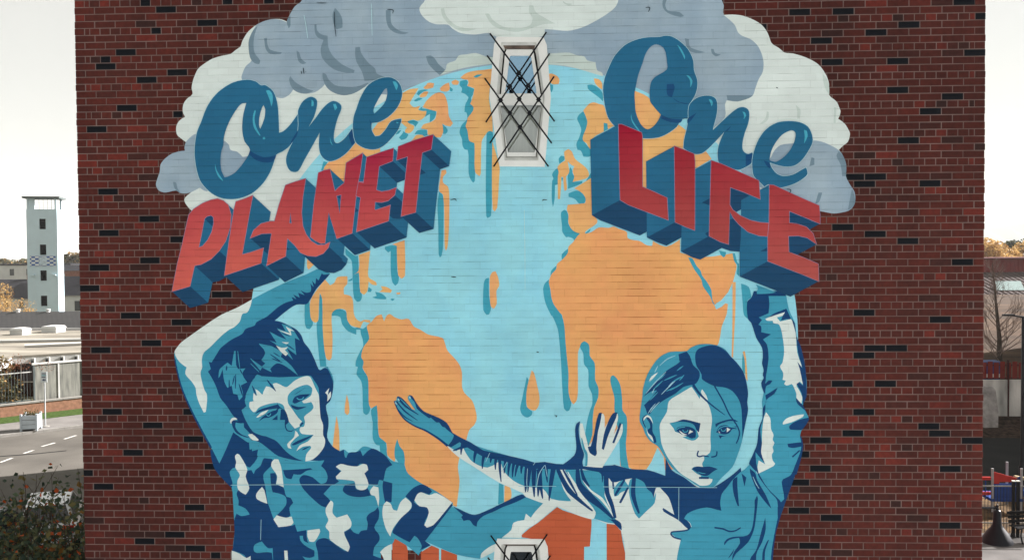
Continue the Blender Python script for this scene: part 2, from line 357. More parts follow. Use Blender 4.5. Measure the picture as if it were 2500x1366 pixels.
# drip shadows in teal, then the continents in orange
for t, s in (('A3', '370 990 440 975 460 1000 450 1050 540 1090 520 1160 500 1200 530 1320 520 1370 420 1370 430 1280 450 1240 470 1190 430 1150 380 1130 390 1080 360 1040'), ('A3', '240 1060 280 1090 270 1120 240 1110'),
             ('B2', '1590 0 1570 90 1600 140 1600 210 1550 260 1525 300 1510 370 1540 450 1545 520 1570 570 1610 580 1620 650 1620 850 1640 930 1675 980 1695 960 1700 850 1700 500 1640 470 1600 240 1640 180 1680 60 1640 0'),
             ('B2', '1840 370 1880 350 1915 370 1915 480 1905 900 1895 1380 1850 1410 1835 1380 1830 900'), ('B2', '1000 95 1060 50 1050 75 1110 80 1210 90 1225 130 1200 200 1145 245 1150 140 1085 180 1100 110'),
             ('B2', '865 235 945 215 1010 245 970 300 940 265 890 260'), ('B2', '960 390 1000 340 1110 335 1120 400 1080 410 1010 390'), ('B2', '770 430 820 370 820 350 885 390 860 440 800 460'), ('B2', '1295 260 1350 310 1365 350 1340 385 1310 385'),
             ('B2', '740 360 800 335 770 380 730 395'), ('A2', '2090 1150 2110 1110 2180 1095 2230 1100 2150 1130 2110 1170'), ('A2', '2050 1230 2110 1195 2160 1205 2080 1240'), ('B1', '2050 720 2100 730 2050 830 2020 830'),
             ('B2', '1240 1250 1260 1090 1300 1120 1315 1200 1315 1450 1310 1750 1290 1870 1270 1890 1255 1850 1250 1500'), ('A3', '1450 1030 1500 1040 1500 1090 1480 1130 1460 1080'), ('A3', '1920 1040 1980 1035 2060 1080 2110 1150 2110 1240 2060 1190 1930 1090'),
             ('B3', '870 110 900 170 920 250 900 340 865 420 890 490 920 530 970 580 975 650 930 665 870 660 840 590 800 580 785 510 815 440 830 400 845 330 820 260 795 200 820 150'), ('B3', '570 690 600 650 640 660 640 700 580 750'),
             ('B3', '490 880 520 830 560 800 570 850 560 1000 525 1010 520 1180 500 1280 485 1180 490 960 505 930'), ('B3', '710 790 735 830 740 870 765 910 740 970 860 960 850 990 680 1055 685 990 680 900'), ('B3', '600 920 625 920 610 970'),
             ('B3', '690 1110 770 1080 830 1085 890 1140 900 1190 880 1235 820 1235 770 1180 690 1150'), ('C3', '600 90 640 60 670 80 690 150 685 220 740 310 790 310 830 350 760 440 745 410 690 390 660 395 615 330 610 250 600 170'), ('C3', '890 345 960 290 950 320 910 350'), ('B3', '900 960 970 850 985 860 985 910'),
             ('D1', '1720 210 1780 180 1790 350 1820 420 1815 470 1780 515 1740 500 1720 420'), ('D1', '1865 450 1895 380 1895 90 1920 100 1935 200 1945 600 1975 850 1985 970 1910 970 1890 800'),
             ('D2', '-60 50 0 25 60 20 130 60 145 140 180 220 230 250 270 240 330 260 375 225 400 320 405 390 340 480 310 600 340 660 325 740 390 850 400 1000 405 1180 420 1230 400 1290 370 1310 335 1280 325 1000 310 900 255 820 255 780 270 725 240 715 245 650 300 530 335 470 325 380 305 320 300 270 250 270 250 330 150 290 75 200 55 120 0 100 -50 105'),
             ('E2', '230 300 300 230 310 280 310 480 330 620 370 660 405 650 425 800 430 870 350 830 335 730 290 720 250 640 250 450'), ('C2', '120 530 230 620 270 620 280 780 290 1000 320 1100 300 1170 260 1180 220 1130 205 900 195 690 160 640 120 600'),
             ('C2', '600 510 690 490 745 500 750 800 770 870 760 950 725 985 690 940 670 800 670 560 640 580 600 540'), ('C2', '150 920 205 890 200 920 160 930'), ('C2', '400 1000 440 1030 430 1060 390 1060'), ('C2', '480 1060 560 1080 615 1130 610 1150 500 1145 445 1125 500 1110'),
             ('C2', '665 1150 690 1140 720 1150 690 1170'), ('C2', '1805 960 1830 900 1870 890 1870 1100 1895 1260 1870 1335 1840 1340 1800 1280'), ('D3', '180 845 200 880 190 960 175 1100 180 1210 250 1265 240 1310 180 1340 120 1300 100 1230 120 1130'),
             ('C4', '740 590 770 590 800 700 820 720 820 870 790 830 800 740 760 680'), ('D4', '1345 -40 1440 0 1470 130 1420 170 1430 390 1380 340 1365 200'), ('D4', '1365 820 1385 810 1395 960 1390 1060 1360 1000'), ('F2', '1590 410 1645 430 1650 640 1580 670'),
             ('D3', '430 -10 520 -20 590 50 640 230 650 380 670 600 690 800 690 1020 725 1160 700 1250 670 1265 635 1230 615 1000 600 700 580 430 560 270 510 140'),
             ('C3', '610 670 610 600 690 530 690 590 620 680'), ('C3', '470 860 480 800 545 740 530 800'), ('C3', '380 1030 400 960 450 910 480 1120 520 1220 610 1350 480 1350 410 1200')):
    S(gl, 'drip_shadow', 'TE', t, s)
CO = [('P', '804 394 790 414 800 440 840 450 900 400 928 372 928 362 940 340 960 310 980 300 994 312 989 318 990 324 1000 325 1010 316 1011 307 1000 302 994 297 1008 292 1020 295 1032 290 1040 280 1041 271 1030 271 1021 268 1026 258 1010 262 1000 252 1012 232 1022 216 1001 218 982 228 960 240 900 330 850 350'),
      ('A2', '2170 1070 2230 1020 2300 1020 2280 1070 2190 1090'), ('A2', '2390 1060 2450 1020 2490 1080 2460 1110 2390 1100'), ('A3', '-40 1020 0 1010 50 1020 40 1070 0 1080'), ('A3', '120 1080 180 1030 230 1010 240 1090 200 1120 130 1110'), ('A3', '260 1000 310 975 355 1000 340 1035 280 1035'), ('A2', '2120 1170 2180 1120 2230 1120 2200 1180 2130 1190'),
      ('P', '1032 262 1040 248 1054 234 1070 226 1084 230 1092 250 1094 262 1096 284 1106 301 1100 309 1089 307 1080 302 1082 322 1076 336 1056 334 1044 328 1044 317 1028 314 1034 304 1050 299 1063 290 1066 272 1050 268 1040 265'), ('B2', '950 440 980 400 1060 400 1080 430 920 470'),
      ('B2', '1290 830 1340 820 1350 860 1310 910 1310 980 1370 1030 1385 1150 1385 1350 1380 1550 1365 1750 1345 1810 1330 1770 1325 1450 1310 1130 1260 1080 1275 930'),
      ('P', '1202 168 1182 171 1154 174 1136 180 1124 190 1132 194 1142 195 1144 202 1141 210 1158 216 1156 230 1152 244 1148 254 1156 262 1154 272 1142 288 1140 298 1137 308 1141 318 1143 330 1146 344 1158 349 1159 362 1160 420 1171 430 1174 422 1176 346 1186 328 1194 320 1203 322 1202 290 1197 262 1194 240 1198 200'),
      ('B2', '1910 480 1960 640 2000 800 1995 900 1970 1280 1940 1330 1915 1300 1905 900'), ('A3', '1430 910 1480 900 1550 930 1580 980 1570 1025 1500 1030 1450 990'), ('A3', '2000 960 2060 970 2100 1020 2100 1095 2050 1060 2010 1010'),
      ('B3', '940 20 1000 0 1060 20 1120 40 1170 180 1245 285 1170 330 970 450 965 580 930 540 910 500 870 470 865 420 900 330 920 240 900 170 870 100'), ('P', '1549 222 1582 237 1612 275 1650 300 1672 316 1722 368 1737 388 1700 410 1680 420 1600 480 1560 470 1550 400 1540 300'),
      ('B3', '640 600 690 570 730 600 770 690 860 760 920 820 940 890 900 930 740 970 760 910 740 840 760 780 720 760 680 720 690 780 700 830 690 870 660 910 670 1060 640 1080 630 1000 625 910 600 910 600 1000 585 1180 560 1180 560 900 570 850 555 790 600 740 650 710 640 650'),
      ('B3', '760 1050 970 920 990 1370 1040 1430 1030 1480 900 1570 890 1600 830 1600 740 1560 690 1470 690 1370 670 1310 680 1250 890 1230 900 1180 870 1120 820 1080')]
for t, s in CO:
    S(gl, 'continent', 'OR', t, s)
af = S(gl, 'continent', 'OD', 'C3', '740 460 830 350 900 350 970 330 1060 275 1180 280 1240 265 1300 290 1400 330 1410 400 1460 425 1560 440 1640 490 1710 500 1720 440 1880 510 2050 420 2050 580 2300 640 2690 590 2710 680 2740 740 2725 830 2695 940 2640 1070 2560 1160 2470 1220 2490 1272 2560 1240 2600 1200 2635 1200 2620 1330 2560 1480 2540 1600 2500 1720 2200 1900 2000 2300 1950 2700 2100 3000 2050 3180 1900 3230 1640 3220 1500 3235 1430 3200 1200 3150 900 2900 980 2650 1000 2480 1050 2350 1055 2230 1015 2130 1010 1930 950 1840 945 1730 885 1660 830 1730 805 1810 805 2270 790 2380 750 2430 715 2380 690 2270 690 2050 670 1850 650 1630 640 1480 610 1340 590 1320 510 1210 480 1120 470 1030 450 940 480 850 540 780 550 720 610 670 680 590 690 510')
sa = S(gl, 'continent', 'OD', 'D2', '430 180 500 100 560 85 590 170 620 100 660 80 720 120 800 145 890 140 950 230 1030 270 1130 330 1300 370 1330 430 1360 520 1450 620 1510 700 1540 800 1540 960 1570 1040 1660 1130 1700 1230 1720 1350 1690 1430 1630 1490 1590 1620 1510 1830 1490 1950 1510 2110 1490 2300 1475 2430 1430 2410 1230 2240 1040 2140 860 2020 840 1900 800 1750 750 1660 720 1880 630 1800 620 1660 570 1610 530 1570 515 1430 515 1350 500 1190 430 1230 405 1180 400 1000 390 850 330 740 340 660 310 600 340 480 405 390 400 320 380 225')
S(gl, 'continent', 'OR', 'D1', '1790 170 1790 350 1810 410 1850 435 1885 410 1895 210 1905 70 1935 150 1940 500 1960 750 1985 870 2020 895 2050 860 2060 600 2050 330 2100 275 2170 265 2225 290 2240 400 2290 470 2400 500 2420 450 2440 420 2520 440 2520 405 2450 400 2400 420 2350 390 2320 320 2310 170 2280 110 2200 90 2200 10 2240 -40 2240 -130 2120 -120 2080 -50 2030 -20 1970 -90 1880 20')
for t, s in (('C2', '280 610 420 560 400 750 400 880 490 940 500 980 440 970 400 930 385 1050 345 1095 300 1060 290 900 280 820 200 860 280 800'), ('C2', '690 480 840 430 845 860 800 900 760 850 745 500'), ('C2', '550 990 620 1000 685 1040 670 1070 530 1060 570 1030'), ('C2', '740 1070 790 1065 780 1090 745 1090'),
             ('C2', '1880 880 1910 820 1950 810 1980 880 1995 980 1960 1050 1965 1200 1930 1265 1895 1240 1880 1130'), ('D3', '240 765 270 800 310 960 335 1080 330 1180 290 1250 240 1250 185 1210 175 1080 190 950'), ('E1', '2235 410 2260 520 2265 630 2240 660 2210 630 2215 520'), ('E1', '2110 670 2140 850 2145 1100 2060 1060 2090 800'),
             ('D4', '1240 -60 1280 -60 1275 300 1260 600 1248 860 1230 850 1240 400'), ('D4', '1365 790 1390 780 1410 900 1425 1150 1400 1100 1390 900'), ('F2', '1660 440 1710 450 1740 500 1735 600 1655 640'), ('C1', '1850 660 1930 730 1870 790 1850 760')):
    S(gl, 'drip', 'OR', t, s)
for t, s in (('D3', '830 480 850 430 885 410 930 440 945 480 950 590 1010 680 1015 880 1055 980 1050 1100 1000 1220 985 1350 980 1550 920 1720 890 1600 920 1370 950 1260 980 1170 975 1050 935 960 930 760 880 690 870 560'),
             ('D3', '1200 870 1215 835 1240 828 1290 880 1325 960 1345 1130 1350 1250 1400 1330 1400 1550 1390 1650 1400 1800 1430 1970 1330 1950 1310 1750 1310 1600 1250 1250 1250 1100 1210 950'),
             ('C4', '200 640 250 650 300 740 350 800 370 860 430 940 480 1030 490 1100 500 1170 530 1225 500 1200 470 1120 380 990 360 910 270 780'), ('B3', '1120 250 1165 260 1170 330 1120 355'), ('A3', '530 940 570 915 640 910 570 950'), ('E2', '520 760 550 650 580 740 630 810 640 960 600 1000 540 900 520 880'),
             ('C4', '575 555 660 575 655 620 630 640 600 610')):
    S(gl, 'drip_shadow', 'TE', t, s)
for t, s in (('E3', '1310 640 1320 990 1110 980'), ('E3', '1775 755 1850 870 1875 1100 1780 1080 1640 1020 1700 930'), ('C4', '740 950 690 1060 600 1165 540 1200 545 1272 610 1238 655 1198 690 1210 720 1150')):
    S(gl, 'ocean_gap', 'LB', t, s, smooth=False)
for t, s in (('F2', '290 1150 320 1085 460 1160 480 1230 480 1500 280 1500'), ('F2', '640 1250 770 1170 860 1210 860 1500 630 1500'), ('F2', '885 1210 1080 1285 1085 1500 880 1500'), ('F3', '550 700 620 740 800 800 970 850 970 930 950 1180 880 1185 870 1500 470 1500 400 1110 120 1070 120 1040 200 970 320 890'),
             ('F3', '1155 905 1260 915 1330 990 1350 1120 1380 1260 1385 1500 1160 1500'), ('F2', '1550 1250 1580 1230 1590 1330 1540 1400')):
    S(gl, 'red_land', 'RO', t, s, smooth=False)
# ------------------------------------------------------------ painted boy
boy = S(mural, 'painted_boy', 'MB', 'D1', '1290 40 1080 150 900 250 700 340 500 470 330 590 220 670 160 740 130 800 135 870 160 1000 200 1180 270 1350 350 1520 430 1660 520 1840 590 1980 680 2150 740 2050 900 2000 1100 1800 1150 900 1355 410 1500 290 1620 215 1740 210 1780 170 1860 30 1980 -100 2030 -160 1930 -230 1730 -150 1490 -55')
S(boy, 'outline', 'NV', 'E1', '135 -30 160 100 210 300 280 480 380 690 480 880 580 1060', line=(3, 4, 5))
S(boy, 'light_on_arm', 'SW', 'D1', '1080 150 900 250 700 340 500 470 330 590 220 670 160 740 132 800 190 910 280 980 265 1060 340 1150 390 1230 400 1310 435 1420 490 1530 515 1520 530 1380 525 1300 500 1260 460 1120 450 1040 470 980 465 890 490 800 560 740 700 600 800 520 860 490 930 420 960 330 1020 310 1060 230')
shirt = S(boy, 'shirt', 'MB', 'F1', '70 0 80 100 130 250 250 390 330 470 345 620 360 870 365 1000 345 1200 330 1500 2200 1500 2150 1250 2290 1150 2320 1085 2480 1180 2610 1290 2640 1240 2760 1165 2690 1115 3020 700 3030 650 2830 510 2640 410 2480 290 2440 190 2430 170 2290 140 2230 90 2110 20 2000 -30 1930 -35 1850 30 1760 40 1700 0 1650 20 1460 130 1240 145 790 0 550 -80 350 -210 310 -120 180 170 90 0')
S(boy, 'hair', 'NV', 'D1', '2030 -160 1980 -100 1860 30 1780 170 1740 210 1620 215 1500 290 1355 410 1430 425 1530 470 1620 520 1680 590 1710 670 1780 760 1840 880 1890 1000 1915 1012 1960 985 2010 1005 2045 1080 2070 1180 2060 1290 2030 1390 1980 1445 2010 1600 2010 1700 1995 1830 2060 1940 2150 2000 1960 2110 1800 2115 1730 2120 1300 2000 1150 1880 850 1570 770 1450 690 1350 650 1240 600 1130 540 1030 575 1000 550 910 585 920 640 830 700 740 830 640 960 570 1000 510 1110 470 1130 430 1260 360 1390 250 1490 190 1580 165 1560 120 1620 150 1580 90 1660 130 1640 70 1720 100 1670 40 1740 70 1790 60 1800 20 1790 -40 1830 0 1810 -80 1850 -30 1860 -110 1890 -80 1930 -170 1950 -150')
for s in ('70 0 95 0 180 170 260 0 310 -120 350 -210 520 -90 550 -80 580 20 650 0 640 110 550 220 510 200 425 60 390 50 370 90 385 160 370 220 340 230 305 280 340 400 330 470 250 390 130 250 80 100',
          '720 110 790 80 830 130 810 200 770 240 715 310 740 450 770 650 790 700 840 840 900 940 1000 920 1060 930 1100 910 1130 1000 1240 980 1250 1100 1270 1140 1210 1110 1200 1050 1160 1050 1170 1110 1240 1180 1340 1230 1340 1300 1280 1320 1190 1300 1230 1350 1260 1500 900 1500 830 1200 770 1200 700 1120 610 1160 600 1230 640 1260 760 1250 820 1260 830 1350 820 1500 620 1500 500 1310 430 1260 330 1230 345 1200 365 1000 360 870 390 780 450 810 550 790 500 720 410 680 415 620 390 540 410 490 500 550 545 480 500 330 510 260 570 250 600 300 620 250 680 200',
          '800 290 860 285 880 330 870 400 870 430 960 460 995 570 1050 590 1080 650 1035 710 1050 800 1000 830 880 800 990 680 990 580 920 540 830 520 810 430', '980 125 1200 190 1320 240 1240 260 1170 305 1085 300 1060 360 990 340 950 200',
          '1210 310 1320 340 1420 420 1540 440 1450 540 1530 620 1530 680 1480 705 1400 670 1220 500 1160 400 1160 350',
          '1460 130 1420 200 1470 250 1500 330 1480 400 1420 420 1540 440 1640 390 1600 350 1665 270 1600 210 1660 175 1750 195 1860 205 1900 170 1980 185 1990 240 1950 290 2000 420 2110 430 2130 370 2180 380 2290 410 2280 640 2200 640 2170 450 2190 340 2220 230 2290 190 2210 80 2110 10 2030 -10 1930 80 1900 10 1850 30 1760 40 1730 100 1710 90 1700 0 1650 20 1450 -20 1400 60 1300 130',
          '1690 470 1720 430 1830 410 1850 480 1910 495 1990 470 2030 560 1900 580 1760 560 1690 510', '2110 700 2130 750 2120 850 2070 950 2130 1040 2130 1110 2070 1190 2055 1290 2190 1340 2230 1500 1520 1500 1380 1250 1355 1140 1400 1090 1480 1080 1560 1130 1700 1230 1750 1240 1760 1180 1700 1010 1780 960 1820 1010 1880 1030 1910 990 1980 980 1990 900 1975 830 2010 780 2080 740',
          '2450 570 2530 480 2640 425 2720 450 2775 510 2740 550 2640 520 2590 550 2555 640 2620 690 2710 700 2735 770 2680 900 2710 950 2790 920 3010 660 3025 680 2690 1115 2760 1165 2620 1230 2650 1180 2600 1080 2560 1050 2500 1130 2300 1020 2300 980 2400 830 2520 720 2525 650'):
    S(shirt, 'dark_patch', 'NV', 'F1', s)
for s in ('370 80 400 50 430 70 520 240 500 330 545 470 500 550 410 490 400 380 430 310 375 220 385 150', '630 540 700 455 730 500 765 660 640 605', '820 150 870 105 920 140 965 460 870 420 885 320 815 210', '840 850 880 800 990 830 1060 815 1085 890 1050 925 900 945', '1255 985 1400 965 1410 1000 1340 1120 1280 1120 1255 1060',
          '1480 710 1540 620 1570 650 1560 770 1610 830 1740 790 1790 880 1780 950 1700 1000 1710 1050 1770 1180 1750 1245 1530 1100 1520 1000 1475 940 1510 860 1480 780', '1600 210 1660 175 1750 195 1860 205 1930 175 1980 190 1995 250 1950 290 2000 420 1970 480 1910 495 1850 470 1830 390 1780 375 1610 360 1600 330 1670 260',
          '2020 500 2060 445 2120 460 2130 600 2120 700 2080 570 2030 550', '2180 680 2220 630 2270 660 2300 730 2350 745 2390 640 2450 585 2520 650 2515 720 2400 830 2300 960 2265 1060 2210 960 2170 800', '2560 620 2590 550 2640 520 2740 555 2830 530 3020 645 2960 720 2790 920 2710 950 2680 920 2735 770 2710 705 2620 690',
          '330 1230 430 1270 510 1320 560 1295 640 1500 330 1500', '970 1230 1010 1230 1120 1500 1070 1500', '2140 1250 2200 1190 2280 1150 2285 1500 2220 1500 2190 1350'):
    S(shirt, 'white_patch', 'SW', 'F1', s)
face = S(boy, 'face', 'MB', 'E1', '990 480 1010 550 950 600 990 700 1050 810 1100 870 1200 910 1300 940 1380 980 1500 1110 1640 1200 1740 1225 1820 1200 1900 1130 1960 1040 1970 960 1945 900 1945 780 1915 690 1900 500 1890 330 1830 230 1790 180 1650 190 1400 200 1120 200 1050 330')
S(boy, 'neck', 'MB', 'E1', '1040 960 1160 985 1290 1080 1400 1160 1480 1210 1720 1230 1960 1210 1900 1290 1450 1330 1400 1200 1200 1180 1140 1150 1160 1030 1050 1085')
S(face, 'jaw_shadow', 'NV', 'E1', '1160 950 1210 915 1300 940 1380 1010 1500 1110 1600 1180 1710 1220 1600 1210 1400 1160 1290 1080 1200 1000')
S(face, 'light_on_face', 'SW', 'E1', '1070 400 1100 490 1050 500 1045 560 1090 620 1120 620 1160 570 1260 530 1390 510 1460 540 1480 600 1510 680 1530 740 1570 790 1600 825 1660 800 1660 770 1690 740 1640 690 1570 590 1520 520 1515 430 1560 370 1640 320 1750 290 1810 330 1810 380 1790 430 1690 490 1710 515 1800 500 1830 560 1800 610 1715 680 1725 740 1710 800 1670 810 1660 850 1690 890 1830 900 1760 980 1660 1030 1620 1100 1700 1045 1790 1035 1800 1060 1740 1140 1730 1225 1820 1200 1900 1130 1960 1040 1970 960 1945 900 1945 780 1915 690 1900 500 1890 410 1850 330 1790 200 1750 185 1680 200 1600 240 1530 300 1490 320 1380 270 1330 280 1370 370 1300 320 1250 310 1200 410 1150 360 1110 340')
S(face, 'light_on_lip', 'SW', 'E1', '1605 850 1630 870 1650 910 1600 950 1545 1020 1560 1070 1520 1060 1510 1010 1590 930')
for s in ('1590 410 1740 320 1620 400', '1570 500 1600 440 1680 410 1790 405 1720 460 1650 500 1600 520', '1550 530 1640 560 1750 555 1640 595 1570 570', '1110 650 1160 600 1280 560 1390 530 1380 505 1420 560 1480 600 1420 580 1300 590 1180 620', '1160 740 1210 680 1330 610 1400 600 1380 640 1290 690 1220 700',
          '1430 590 1480 600 1520 700 1525 745 1490 780 1510 840 1560 850 1600 830 1560 862 1500 850 1478 790 1480 720 1420 720', '1320 720 1390 660 1390 720', '1660 790 1690 745 1710 760 1670 800', '1560 1020 1640 970 1830 900 1760 950 1640 1010 1580 1030', '1680 1090 1720 1060 1790 1040 1720 1080'):
    S(face, 'feature', 'NV', 'E1', s)
S(face, 'eye', 'SW', 'E1', '1130 690 1190 630 1280 595 1240 640 1150 690')
S(face, 'eye', 'HL', 'E1', '1625 450 1650 470 1690 465 1710 440', line=(2.4,))
S(face, 'eye', 'HL', 'E1', '1255 655 1275 672 1300 660 1305 640', line=(2.2,))
S(face, 'cheek_line', 'NV', 'E1', '1340 640 1420 560', line=(2.5, 4))
S(boy, 'ear', 'SW', 'E1', '810 740 830 700 870 690 900 710 860 722 830 740 825 770')
S(boy, 'ear', 'MB', 'E1', '820 770 850 725 980 760 985 830 1040 920 1000 950 900 890 845 810')
S(boy, 'ear', 'NV', 'E1', '830 740 860 720 970 760 930 760 880 750 875 800 900 850 960 900 1070 940 1000 930 890 880 840 800')
S(boy, 'ear', 'SW', 'E1', '1030 900 1080 890 1160 960 1150 972 1080 960')
S(boy, 'ear', 'SW', 'E1', '1970 390 2020 330 2000 420 2040 370 2040 440 1995 495 2000 430 1985 400')
S(boy, 'ear', 'MB', 'E1', '1960 80 2000 70 2060 180 2078 290 2050 200 2000 95')
for s in ('670 1110 680 1010 740 950 780 920 830 960 860 780 880 780 885 950 910 1000 1000 990 960 1060 1020 1160 940 1200 970 1320 920 1380 900 1310 850 1300 830 1200 780 1230 740 1150 720 1000 690 1080', '1110 1110 1140 1065 1200 1090 1260 1180 1230 1220 1210 1310 1160 1260 1130 1200',
          '1060 870 1200 970 1240 930 1190 890 1240 800 1170 690 1270 710 1320 720 1450 800 1430 850 1560 960 1640 1080 1480 960 1380 930 1300 1000 1320 1040 1200 980 1180 1020', '1290 540 1400 600 1500 640 1380 500 1490 540 1440 450 1540 480 1600 550 1660 650 1600 620 1610 760 1620 830 1500 740 1580 890 1440 760 1370 700 1290 650 1380 680', '1040 1230 1075 1150 1120 1250 1140 1320 1095 1290 1090 1390 1030 1380 1000 1330'):
    S(boy, 'hair_light', 'MB', 'D1', s)
for s in ('1490 480 1600 540 1550 530 1560 590 1500 570 1390 520 1540 565', '1440 670 1530 675 1500 695', '1370 710 1440 740 1520 730 1480 770 1520 810 1490 840 1430 790'):
    S(boy, 'hair_shine', 'SW', 'D1', s)
for s, w in (('865 1080 840 1190', 3), ('880 1060 875 1240', 3), ('800 1130 800 1260', 3), ('770 960 765 1020', 4), ('920 1180 965 1330', 4), ('1080 1200 1130 1325', 4), ('1260 1130 1370 1270', 4.5), ('1320 870 1450 920', 3), ('1300 820 1420 900', 3), ('1340 800 1420 850', 2.5), ('1500 700 1600 770', 3), ('1440 560 1540 600', 3), ('930 1000 960 1060', 3)):
    S(boy, 'hair_strand', 'NV', 'D1', s, line=(1.2, w, 1.0))
for s, w in (('1060 930 1165 1035', 1.6), ('905 780 915 880 930 990', 2), ('1165 690 1230 760', 2), ('1060 870 1130 950', 2)):
    S(boy, 'hair_strand', 'HL', 'D1', s, line=(1, w, 1))
arm = S(boy, 'forearm', 'MB', 'F2', '1020 700 1100 720 1200 770 1300 795 1450 740 1700 620 1870 545 1920 580 2130 655 2030 760 1980 830 1920 780 1900 860 1770 890 1740 980 1630 1070 1600 1130 1500 1170 1380 1260 1360 1330 1080 1280 690 1115')
S(arm, 'arm_shadow', 'NV', 'F2', '1030 690 1200 770 1300 795 1450 740 1700 620 1870 545 1920 580 1800 640 1640 700 1540 750 1400 810 1330 880 1320 940 1280 920 1230 860 1160 870 1130 820 1150 800')
S(arm, 'light_on_arm', 'SW', 'F2', '1632 1108 1600 1200 1370 1325 1380 1260 1500 1170 1600 1130')

# ------------------------------------------------------------ painted girl
girl = S(mural, 'painted_girl', 'SW', 'F3', '-785 -45 -735 -210 -650 -160 -510 -90 -350 10 -150 50 150 120 280 160 400 150 540 175 620 180 900 205 1110 220 1250 185 1430 235 1660 250 1870 320 2300 460 2500 700 2300 1000 2060 1100 2010 1500 1390 1500 1380 1260 1330 990 1260 915 1150 900 1000 840 970 850 800 800 550 695 520 715 290 905 180 970 120 1040 110 1075 -118 1070 -10 980 20 890 150 860 170 780 230 830 280 760 380 655 170 575 130 530 -160 400 -480 200 -640 100 -735 20')
sleeve = S(girl, 'sleeve', 'MB', 'F3', '-785 -45 -735 -150 -300 0 300 170 560 240 640 420 720 630 480 600 380 480 170 450 20 380 -100 260 -140 130 -300 220 -480 150 -570 30 -600 -40 -680 20')
S(girl, 'dress_shade', 'MB', 'F3', '720 240 1060 270 1140 340 1130 560 1260 840 1330 960 1260 905 1160 890 1000 840 1020 760 900 600 780 440 640 250')
S(girl, 'dress_shade', 'NV', 'F3', '-735 -210 -650 -160 -510 -90 -350 10 -150 50 150 120 280 160 400 150 540 175 620 180 900 205 1110 220 1250 185 1430 235 1660 250 1870 320 2000 360 1140 345 1060 275 870 240 720 245 560 245 400 235 280 235 100 200 -150 130 -350 90 -520 -10 -640 -90 -740 -30 -785 -45', smooth=False)
for s, w in (('680 270 740 380 860 560 990 735', 6), ('865 375 960 500 1090 600 1180 720 1245 830', 7), ('592 340 640 480 760 640 880 710', 6)):
    S(girl, 'dress_fold', 'SW', 'F3', s, line=(1.5, w, 1.5))
for a, b in (((-600, -80), (-622, 62)), ((-540, -50), (-720, 15)), ((-440, 20), (-462, 160)), ((-340, 60), (-362, 235)), ((-240, 70), (-262, 160)), ((-190, 80), (-202, 245)), ((-150, 100), (-132, 395)), ((-70, 110), (-95, 290)), ((-20, 130), (-48, 325)), ((30, 130), (5, 340)), ((80, 150), (38, 330)), ((130, 160), (112, 295)), ((190, 180), (165, 520)), ((215, 200), (192, 515)), ((270, 190), (272, 580)), ((345, 220), (318, 572)), ((330, 240), (375, 600)), ((420, 190), (432, 400)), ((510, 200), (452, 625))):
    w = 6 if b[1] < 420 else 10
    S(sleeve, 'sleeve_fold', 'NV', 'F3', '%g %g %g %g %g %g' % (a[0], a[1], (a[0] + b[0]) / 2 - 6, (a[1] + b[1]) / 2, b[0], b[1]), line=(w + 3, w, 1.6))
for s, w in (('260 190 300 130', 1.5), ('190 230 180 400 190 500', 1.6), ('400 190 330 300 300 470', 2), ('405 190 430 330', 1.5), ('-320 150 -270 40', 1.5), ('-60 150 -120 260', 1.6)):
    S(sleeve, 'sleeve_light', 'CK', 'F3', s, line=(1, w, 1))
for s, w in (('560 240 620 370 700 500 850 640 985 748', (9, 13, 3)), ('620 240 700 380 800 560', (3, 7, 2)), ('800 240 820 420 930 560 1080 690 1235 842', (8, 20, 4)), ('845 240 880 360 945 450', (5, 9, 3)), ('1150 330 1160 520 1220 680 1258 835', (12, 11, 7)), ('1375 365 1310 470 1255 562', (4, 7, 5)), ('1420 450 1370 550 1318 650', (4, 6, 5)), ('1235 340 1232 400 1240 480', (4, 4, 5)), ('1095 300 1105 340 1100 400', (3, 4, 1))):
    S(girl, 'dress_fold', 'NV', 'F3', s, line=w)
S(girl, 'dress_shade', 'MB', 'F3', '1250 570 1240 490 1300 400 1365 360 1420 440 1440 370 1470 350 1425 480 1330 520 1290 560')
S(girl, 'dress_fold', 'NV', 'F3', '1375 365 1310 470 1255 562', line=(4, 7, 5))
S(girl, 'dress_fold', 'NV', 'F3', '1420 450 1370 550 1318 650', line=(4, 6, 5))
S(girl, 'dress_fold', 'NV', 'F3', '1110 800 1200 850 1260 850 1330 900 1338 985 1260 915 1220 870')
leaf = S(girl, 'dress_shade', 'MB', 'F3', '1520 350 1610 400 1650 480 1700 520 1730 590 1755 520 1740 650 1640 750 1550 840 1500 780 1440 600 1430 480 1470 360')
S(girl, 'dress_shade', 'NV', 'F3', '1000 215 1250 190 1430 235 1660 250 1870 320 1875 100 1950 250 2100 340 2250 450 2320 465 2450 460 2560 400 2700 300 2790 220 2800 500 2650 700 2555 745 2400 710 2250 750 2150 800 2110 840 2170 900 2190 960 2150 970 2030 860 1850 755 1840 715 1980 795 1950 690 1910 580 1850 510 1800 455 1755 470 1730 590 1700 520 1650 480 1610 400 1520 350 1470 350 1375 365 1230 400 1180 345 1060 270')
S(girl, 'dress_fold', 'NV', 'F3', '1490 340 1480 560 1550 775', line=(9, 11, 4))
garm = S(girl, 'raised_arm', 'MB', 'E4', '1470 -770 1420 -720 1430 -510 1470 -460 1530 -280 1600 -160 1610 -40 1600 30 1620 110 1610 170 1620 210 1590 270 1620 380 1600 500 1610 600 1605 700 1560 820 1540 1010 1480 1160 1440 1250 1500 1350 1560 1380 2000 1400 2050 1230 2085 1080 2090 1010 2065 920 2080 850 2120 800 2170 720 2165 680 2100 540 2140 440 2145 330 2140 200 2110 0 2070 -180 2020 -300 2000 -460 1930 -620 1895 -800 1500 -840')
